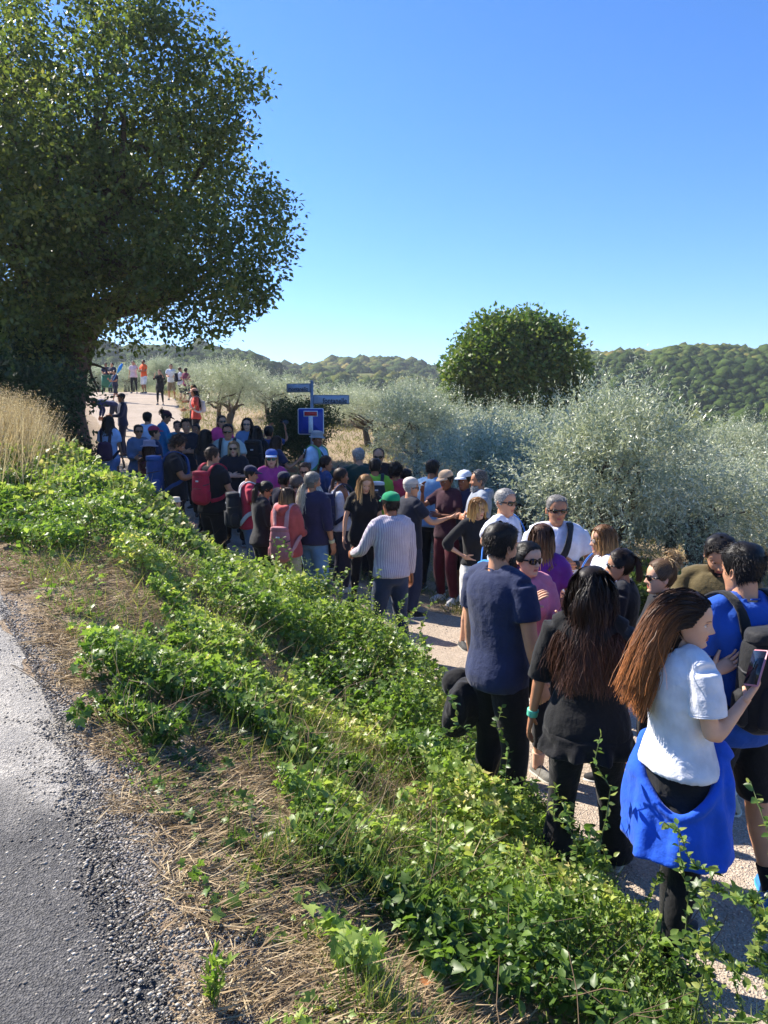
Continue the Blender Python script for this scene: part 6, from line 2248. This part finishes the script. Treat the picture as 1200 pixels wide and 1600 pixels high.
B['kid'] = person(274, 777, 'child in a cream sun hat and purple striped top at the edge of the weeds', 1.12, y=9.6, face=60, arms=[HO, HO], skin='d', top=('long', '#5f4a74'), stripe=('#a58fb4', 14, 'Z'), style='short', hair=LBRN, hat=('hat', '#d6cbb8', .10), lv=0)
B['purplebag'] = person(169, 650, 'dark haired woman in a white top and pale blue skirt, back turned', 1.66, face=8, arms=[HO, DN], skin='b', top=('tee', '#b6ccf0'), bot=('skirt', '#7f98c8', .2), style='long', hair=DRK, hlen=.24)
# --- walkers further up the lane
B['darkman'] = person(165, 567, 'man in a dark navy t-shirt behind the green bin', 1.74, y=44.5, face=150, m=True, arms=[HO, HO], skin='c', top=('tee', '#232748'), style='short', hair=DRK)
B['foldman'] = person(175, 567, 'man in a dark t-shirt with folded arms right of the green bin', 1.76, y=43.5, face=200, m=True, arms=[CR, CR], skin='a', top=('tee', '#1b2038'), bot=('trousers', '#1c2a3a'), style='short', hair=DRK)
B['stick'] = person(179, 581, 'boy in dark t-shirt and shorts striding with a blue flag pole', 1.60, y=37.5, face=215, m=True, arms=[HO, PH], skin='b', top=('tee', '#1c2344'), bot=('longshorts', '#1d2032'), legs=[(.03, .16), (.03, -.2)], style='short', hair=DRK)
B['whitef'] = person(208, 564, 'woman in a white and pink top and black leggings, hand at her face', 1.66, y=42.5, face=170, arms=[UPF, DN], skin='a', top=('tee', '#e2c8cc'), bot=('leggings', BLACK), style='pony', hair=LBRN)
B['orange'] = person(224, 562, 'man in a bright orange t-shirt and white shorts', 1.76, y=42.5, face=215, m=True, arms=[HO, CR], skin='c', top=('tee', '#f2622a'), bot=('longshorts', '#dcdcdc'), style='buzz', hair=DRK, glasses=('#0b0b0c', '#141414'))
B['blackdress'] = person(249, 578, 'woman in a black tunic and leggings with both hands near her face', 1.68, y=36, face=175, arms=[UPF, UPF], skin='d', top=('roll', '#15151a'), topname='tunic', hem=.36, flare=.05, bot=('leggings', '#1a1a1e'), style='short', hair=BLND)
B['whitem'] = person(267, 569, 'man in a white t-shirt and khaki shorts at the top of the lane', 1.78, y=38.5, face=165, m=True, arms=[HO, HO], skin='a', top=('tee', '#e0e2ea'), bot=('longshorts', '#8a7a60'), style='short', hair=LBRN)
B['whitepk'] = person(281, 574, 'man in white with dark shorts between the khaki shorts and the maroon top', 1.74, y=37.5, face=70, m=True, arms=[HO, HO], skin='a', top=('tee', '#dfe0e6'), bot=('longshorts', '#22242e'), style='short', hair=LBRN)
B['maroonw'] = person(290, 575, 'woman in a maroon top and dark knee length shorts, back turned', 1.68, y=36.5, face=20, arms=[HO, HO], skin='a', top=('tee', '#7a2a4a'), bot=('longshorts', '#1f2230'), style='short', hair=BRN)
B['coralw'] = person(305, 607, 'woman in a coral t-shirt and long black trousers beside the lane', 1.66, face=250, arms=[HO, HO], head=(0, 10), skin='a', top=('tee', '#e0584c'), bot=('trousers', '#1a1a22'), style='long', hair=DRK, hat=('cap', '#d4a08c', '#d4a08c'))
B['behindcoral'] = person(302, 600, 'dark haired woman in black just behind the coral t-shirt', 1.66, face=230, arms=[HO, HO], skin='b', top=('long', '#1b1b22'), style='long', hair=DRK)
B['bending'] = person(178, 632, 'person in navy bending far forward at the lane edge', 1.70, y=27.5, face=270, m=True, bend=82, arms=[(.1, .9, -.6, 0, 1, .1), (.1, .9, -.4, 0, 1, .2)], skin='c', top=('long', '#1d2c5a'), bot=('trousers', '#22263a'), style='short', hair=DRK, legs=[(.02, .10), (.02, -.22)])
B['capfar'] = person(190, 615, 'person in a dark cap and navy jacket behind the bending walker', 1.60, face=250, m=True, arms=[HO, HO], skin='b', top=('long', '#1e2748'), bot=('trousers', '#20243a'), style='buzz', hair=DRK, hat=('cap', '#20202a', '#20202a'))
run_jobs()

# ------------------------------------------------------------------ things the people wear round them or carry
def hold_point(b, k, d=.09):
    S, E, W = b.arm[k]
    return W + unit(W - E) * d * b.H / 1.7

def phone(key, k, label, case, aim=(0, .5, .85), dist=.11, glow=False, up=.03, back=0):
    root, b = B[key]
    p = hold_point(b, k, dist) + vec(0, -back, up)
    e = wear('phone', root, label, 'phone', None)
    yv = unit(vec(*aim)); n = unit(np.cross(yv, vec(1, 0, 0))); x = np.cross(yv, n)
    M = np.stack([x, yv, n], -1)
    V, Fs = box(0, 0, 0, .078, .158, .010, .006)
    link('case', mesh_np('case', V @ M.T + p, Fs, [plain(case, .4, name='phone_case')]), e)
    V, Fs = box(0, 0, 0, .068, .146, .003)
    link('screen', mesh_np('screen', V @ M.T + p + n * .0055 * (1 if n[1] < 0 else -1), Fs, [plain('#1a1c22', .08, 0, .6, name='glass')]), e)
    return e
phone('white', 1, 'pink cased phone in the hands of the woman in white', '#d98f9a', aim=(-.25, .45, .85), dist=.10, up=.06, back=.02)
phone('bluepack', 1, 'white phone of the bearded man with the big blue rucksack', '#d8dce4', aim=(0, .6, .8))
phone('phonew', 1, 'phone held up by the long haired woman in front of the dark shrub', '#20222a', aim=(0, .3, .95))
phone('photo', 1, 'dark phone raised overhead in front of the shrub', '#16181e', aim=(-.9, .2, .3), dist=.12)
phone('blackhair', 1, 'white sheet like phone held by the woman with straight black hair', '#cfdcf0', aim=(0, .5, .85))

backpack(*B['bluetee'], '#17181b', 'black rucksack on the man in the royal blue t-shirt', w=.155, h=.24, d=.085, z=.665, trim='#1d1e22')
backpack(*B['redpack'], '#b3243f', 'red rucksack of the man with the walking pole', w=.135, h=.22, d=.07, z=.69)
backpack(*B['bluepack'], '#1f4480', 'large blue hiking rucksack on the bearded man', w=.17, h=.28, d=.12, z=.68, trim='#25508f')
backpack(*B['navycap'], '#20242c', 'black rucksack with pale straps on the red t-shirt', w=.15, h=.23, d=.10, z=.64, strapc='#c9cdd4')
backpack(*B['purplebag'], '#4a2f4c', 'small purple and green patterned drawstring bag on the woman in white and navy', w=.14, h=.17, d=.06, z=.62, pocket=False, strapc='#2a2438')
backpack(*B['green'], '#2a3036', 'black and white patterned rucksack on the lime green vest', w=.14, h=.2, d=.07, z=.70, trim='#c9d2d8')
backpack(*B['hat'], '#5aa06a', 'small green rucksack of the man in the grey sun hat', w=.12, h=.17, d=.07, z=.66)
backpack(*B['blackback'], '#15161a', 'big black rucksack on the person with long black hair', w=.16, h=.26, d=.10, z=.69)
backpack(*B['whiteteem'], '#17181e', 'dark rucksack of the man with folded arms in the pale t-shirt', w=.14, h=.2, d=.07, z=.70)
backpack(*B['whitepk'], '#1c1e2c', 'black rucksack on the far walker in white', w=.14, h=.2, d=.08, z=.70)
backpack(*B['coralw'], '#d8c9c4', 'pale bag on the back of the coral t-shirt', w=.12, h=.17, d=.07, z=.70)
backpack(*B['tank'], '#232c4e', 'navy rucksack on the woman in the white sleeveless top', w=.14, h=.22, d=.08, z=.66)
backpack(*B['coral'], '#b07078', 'dusty pink drawstring bag hanging on the coral sweatshirt', w=.13, h=.20, d=.05, z=.58, pocket=False, strapc='#b98a8e')

# jackets and sweaters tied round waists: clothing of their wearer
def tied(key, color, z0, z1, a0, a1, flare, knot=None, sag=0, seed=0, name='tied_jacket', ease=.03, topsag=0):
    root, b = B[key]
    H = b.H
    G = Geo()
    V, Fs = band_sheet(b, z0 * H, z1 * H, a0, a1, ease, flare, 72, 22, .034, seed, .018, sag, topsag * H)
    G.add(V, Fs)
    t = np.linspace(0, 2 * np.pi, 30)
    z, w, d, yc = b.prof()
    zz = z0 * H
    W, D_ = np.interp(zz, z, w) + ease + .005, np.interp(zz, z, d) + ease + .005
    tilt = .02 * np.cos(t)
    tq = np.clip((t - a0) / (a1 - a0), 0, 1)
    tilt = tilt - topsag * H * np.sin(tq * np.pi) ** 1.5 / .6
    ex = flare * .6 * np.sin(tq * np.pi)
    W = W + ex * (topsag > 0); D_ = D_ + ex * (topsag > 0)
    G.add(*tube(np.stack([W * np.sin(t), np.interp(zz, z, yc) + D_ * np.cos(t), zz + tilt * .6 + .006 * np.sin(t * 5)], -1), np.tile([.018, .026], (30, 1)), 9))
    W, D_ = float(np.mean(W)), float(np.mean(D_))
    if knot is not None:
        a = knot
        p = vec(W * math.sin(a), D_ * math.cos(a), zz)
        o = vec(math.sin(a), math.cos(a), 0)
        G.add(*tube([p - vec(0, 0, .03), p + o * .02, p + vec(0, 0, .04)], [.03, .045, .03], 10))
        for s_ in (-.35, .3):
            q = vec(W * math.sin(a + s_), D_ * math.cos(a + s_), zz - .10) + vec(math.sin(a + s_), math.cos(a + s_), 0) * .03
            q2 = q + vec(0, 0, -.20)
            G.add(*tube([p, q, (q + q2) / 2 + vec(.012, 0, 0), q2], [.035, .036, .032, .03], 9))
    remesh_job(G, name, .008, root, [fabric(color)], folds(seed + 30, .007, H))
    run_jobs()
tied('white', '#1f55c4', .59, .36,   .35, 4.1, .045, knot=.45, sag=.035, seed=3, topsag=.13)
tied('purple', '#c0607f', .565, .385, 1.3, 4.98, .022, knot=None, seed=5, name='tied_sweater')
tied('longblack', '#131316', .50, .44, 0, 6.28, .02, seed=8, name='shirt_hem')

# bands, bracelets and watches
def band(key, k, f, color, name, wd=.011):
    root, b = B[key]
    link(name, mesh_np(name, *b.armtube(k, f, f + .14, lambda q: b.arm_r(q) + .006, 12), [plain(color, .5, name='strap')], smooth_=True), root)
band('longblack', 0, 1.82, '#5fc4a4', 'bracelet')
band('longbeard', 1, 1.84, '#c9c29a', 'bracelet')
band('strap', 0, 1.82, '#1c1c20', 'watch')
band('white', 0, 1.75, '#9a8f88', 'bracelet')
band('whitecap', 1, 1.8, '#1c1c20', 'watch')

# shoulder straps and bags
def strap_bag(key, color, bagcolor, label, side=1, bagsize=(.10, .05, .12), z=.50, wide=.024, chest=True):
    root, b = B[key]
    H = b.H
    e = wear('shoulder_bag', root, label, 'bag', None)
    s = side
    p = np.array([[s * .125 * H, -.02 * H, z * H + bagsize[2] * .6], [s * .108 * H, -.06 * H, .62 * H], [s * .03 * H, -.085 * H, .72 * H], [-s * .045 * H, -.06 * H, .82 * H], [-s * .058 * H, -.0, .862 * H], [-s * .045 * H, .060 * H, .82 * H],
                  [-s * .01 * H, .098 * H, .73 * H], [s * .055 * H, .092 * H, .65 * H], [s * .118 * H, .04 * H, .58 * H], [s * .13 * H, .01 * H, z * H + bagsize[2] * .6]])
    p = p * vec(1.03, 1.16 if b.fat > 1.03 else 1.08, 1) + vec(0, .012, .012)
    ow = np.where((p[:, 2] > .845 * H)[:, None], vec(0, 0, 1), unit(p * vec(1, 1.6, 0)))
    link('strap', mesh_np('strap', *ribbon(p, ow, wide, .006), [fabric(color, .7)], smooth_=True), e)
    V, Fs = rounded_pack(*bagsize)
    V = V @ rotz(math.pi / 2).T
    link('bag_body', mesh_np('bag_body', V + vec(s * .155 * H, 0, z * H), Fs, [fabric(bagcolor, .7)], smooth_=True), e)
strap_bag('strap', '#17181d', '#1c1d22', 'black shoulder bag on a wide strap of the grey haired man', side=1, wide=.03, z=.49)
strap_bag('polo', '#2f6fc0', '#2a82c8', 'bright blue bag hanging from the white haired man with the raised elbow', side=1, bagsize=(.13, .06, .17), z=.56, wide=.014)
strap_bag('bob', '#2f6fc0', '#b8323a', 'red white and blue bag at the side of the woman with the bob', side=-1, bagsize=(.12, .06, .12), z=.55, wide=.012)
strap_bag('hat', '#1c1e2a', '#22242e', 'dark pouch across the chest of the man in the grey sun hat', side=-1, bagsize=(.08, .04, .08), z=.6, wide=.014)

# black cap hanging at the hip of the man in navy
def hanging_cap():
    root, b = B['navytee']
    e = wear('cap', root, 'black cap hanging at the hip of the broad man in navy', 'cap')
    class _F: pass
    f = _F(); f.hs = .23; c = vec(-.30, -.02, .80)
    M = roty(1.15) @ rotx(.6)
    f.head = lambda P: (np.asarray(P, float) - vec(0, 0, .8)) * .24 @ M.T + c
    link('cap_body', cap_geo(f, 2).mesh('cap_body', [fabric('#121215'), fabric('#121215')], True), e)
hanging_cap()
def hung_jacket():
    root, b = B['navytee']
    G = Geo()
    t = np.linspace(0, 1, 7)[:, None]
    p = vec(-.17, -.08, .86) + t * vec(-.06, -.02, -.34) + np.sin(t * 5) * vec(.02, 0, 0)
    G.add(*tube(p, np.array([[.05, .07], [.08, .10], [.09, .12], [.09, .12], [.085, .11], [.07, .1], [.05, .07]]), 14))
    remesh_job(G, 'hung_jacket', .009, root, [fabric('#15151a')], folds(91, .03, 1.8))
    run_jobs()
hung_jacket()

# walking poles
def pole(name, root, b, a, c, r, color, label, cat):
    e = wear(name, root, label, cat)
    link('shaft', mesh_np('shaft', *tube([a, (a + c) / 2, c], [r, r, r * .6], 7), [plain(color, .4, .3, name='pole')], smooth_=True), e)
    link('grip', mesh_np('grip', *tube([a - (c - a) * .02, a + (c - a) * .10], [r * 2.2, r * 1.8], 8), [plain('#1a1a1c', .7, name='grip')], smooth_=True), e)
    return e
root, b = B['redpack']; h = hold_point(b, 1, .06)
pole('walking_pole', root, b, h + vec(0, 0, .05), vec(h[0] + .05, h[1] + .1, .02), .008, '#8a4a3c', 'reddish walking pole of the man with the red rucksack', 'pole')
root, b = B['longblack']
# blue furled flag carried up the lane
root, b = B['stick']
e = wear('flag', root, 'furled bright blue flag on a pole carried by the striding boy', 'flag')
p0, p1, p2 = vec(.10, .28, .72), vec(-.36, .10, 1.38), vec(-.62, .0, 1.80)
link('shaft', mesh_np('shaft', *tube([p0, p1, p2], .018, 7), [plain('#3f6fae', .4, name='pole')], smooth_=True), e)
link('furled_cloth', mesh_np('furled_cloth', *tube([p1, p1 + (p2 - p1) * .3, p1 + (p2 - p1) * .6, p2], [.03, .075, .085, .03], 9), [fabric('#2a8be0')], smooth_=True), e)
# ------------------------------------------------------------------ thin summer haze over the valley

m = bpy.data.materials.new('haze')
m.use_nodes = True
t = m.node_tree
t.nodes.clear()
o = t.nodes.new('ShaderNodeOutputMaterial')
v = t.nodes.new('ShaderNodeVolumePrincipled')
v.inputs['Color'].default_value = (.86, .92, 1, 1)
v.inputs['Density'].default_value = .00042
v.inputs['Anisotropy'].default_value = .3
t.links.new(v.outputs[0], o.inputs['Volume'])
V, Fs = box(0, 0, 12, 1320, 1320, 112)
tag(link('haze', mesh_np('haze', V, Fs, [m])), 'faint bluish haze in the air over the valley', 'haze', None, 'stuff')
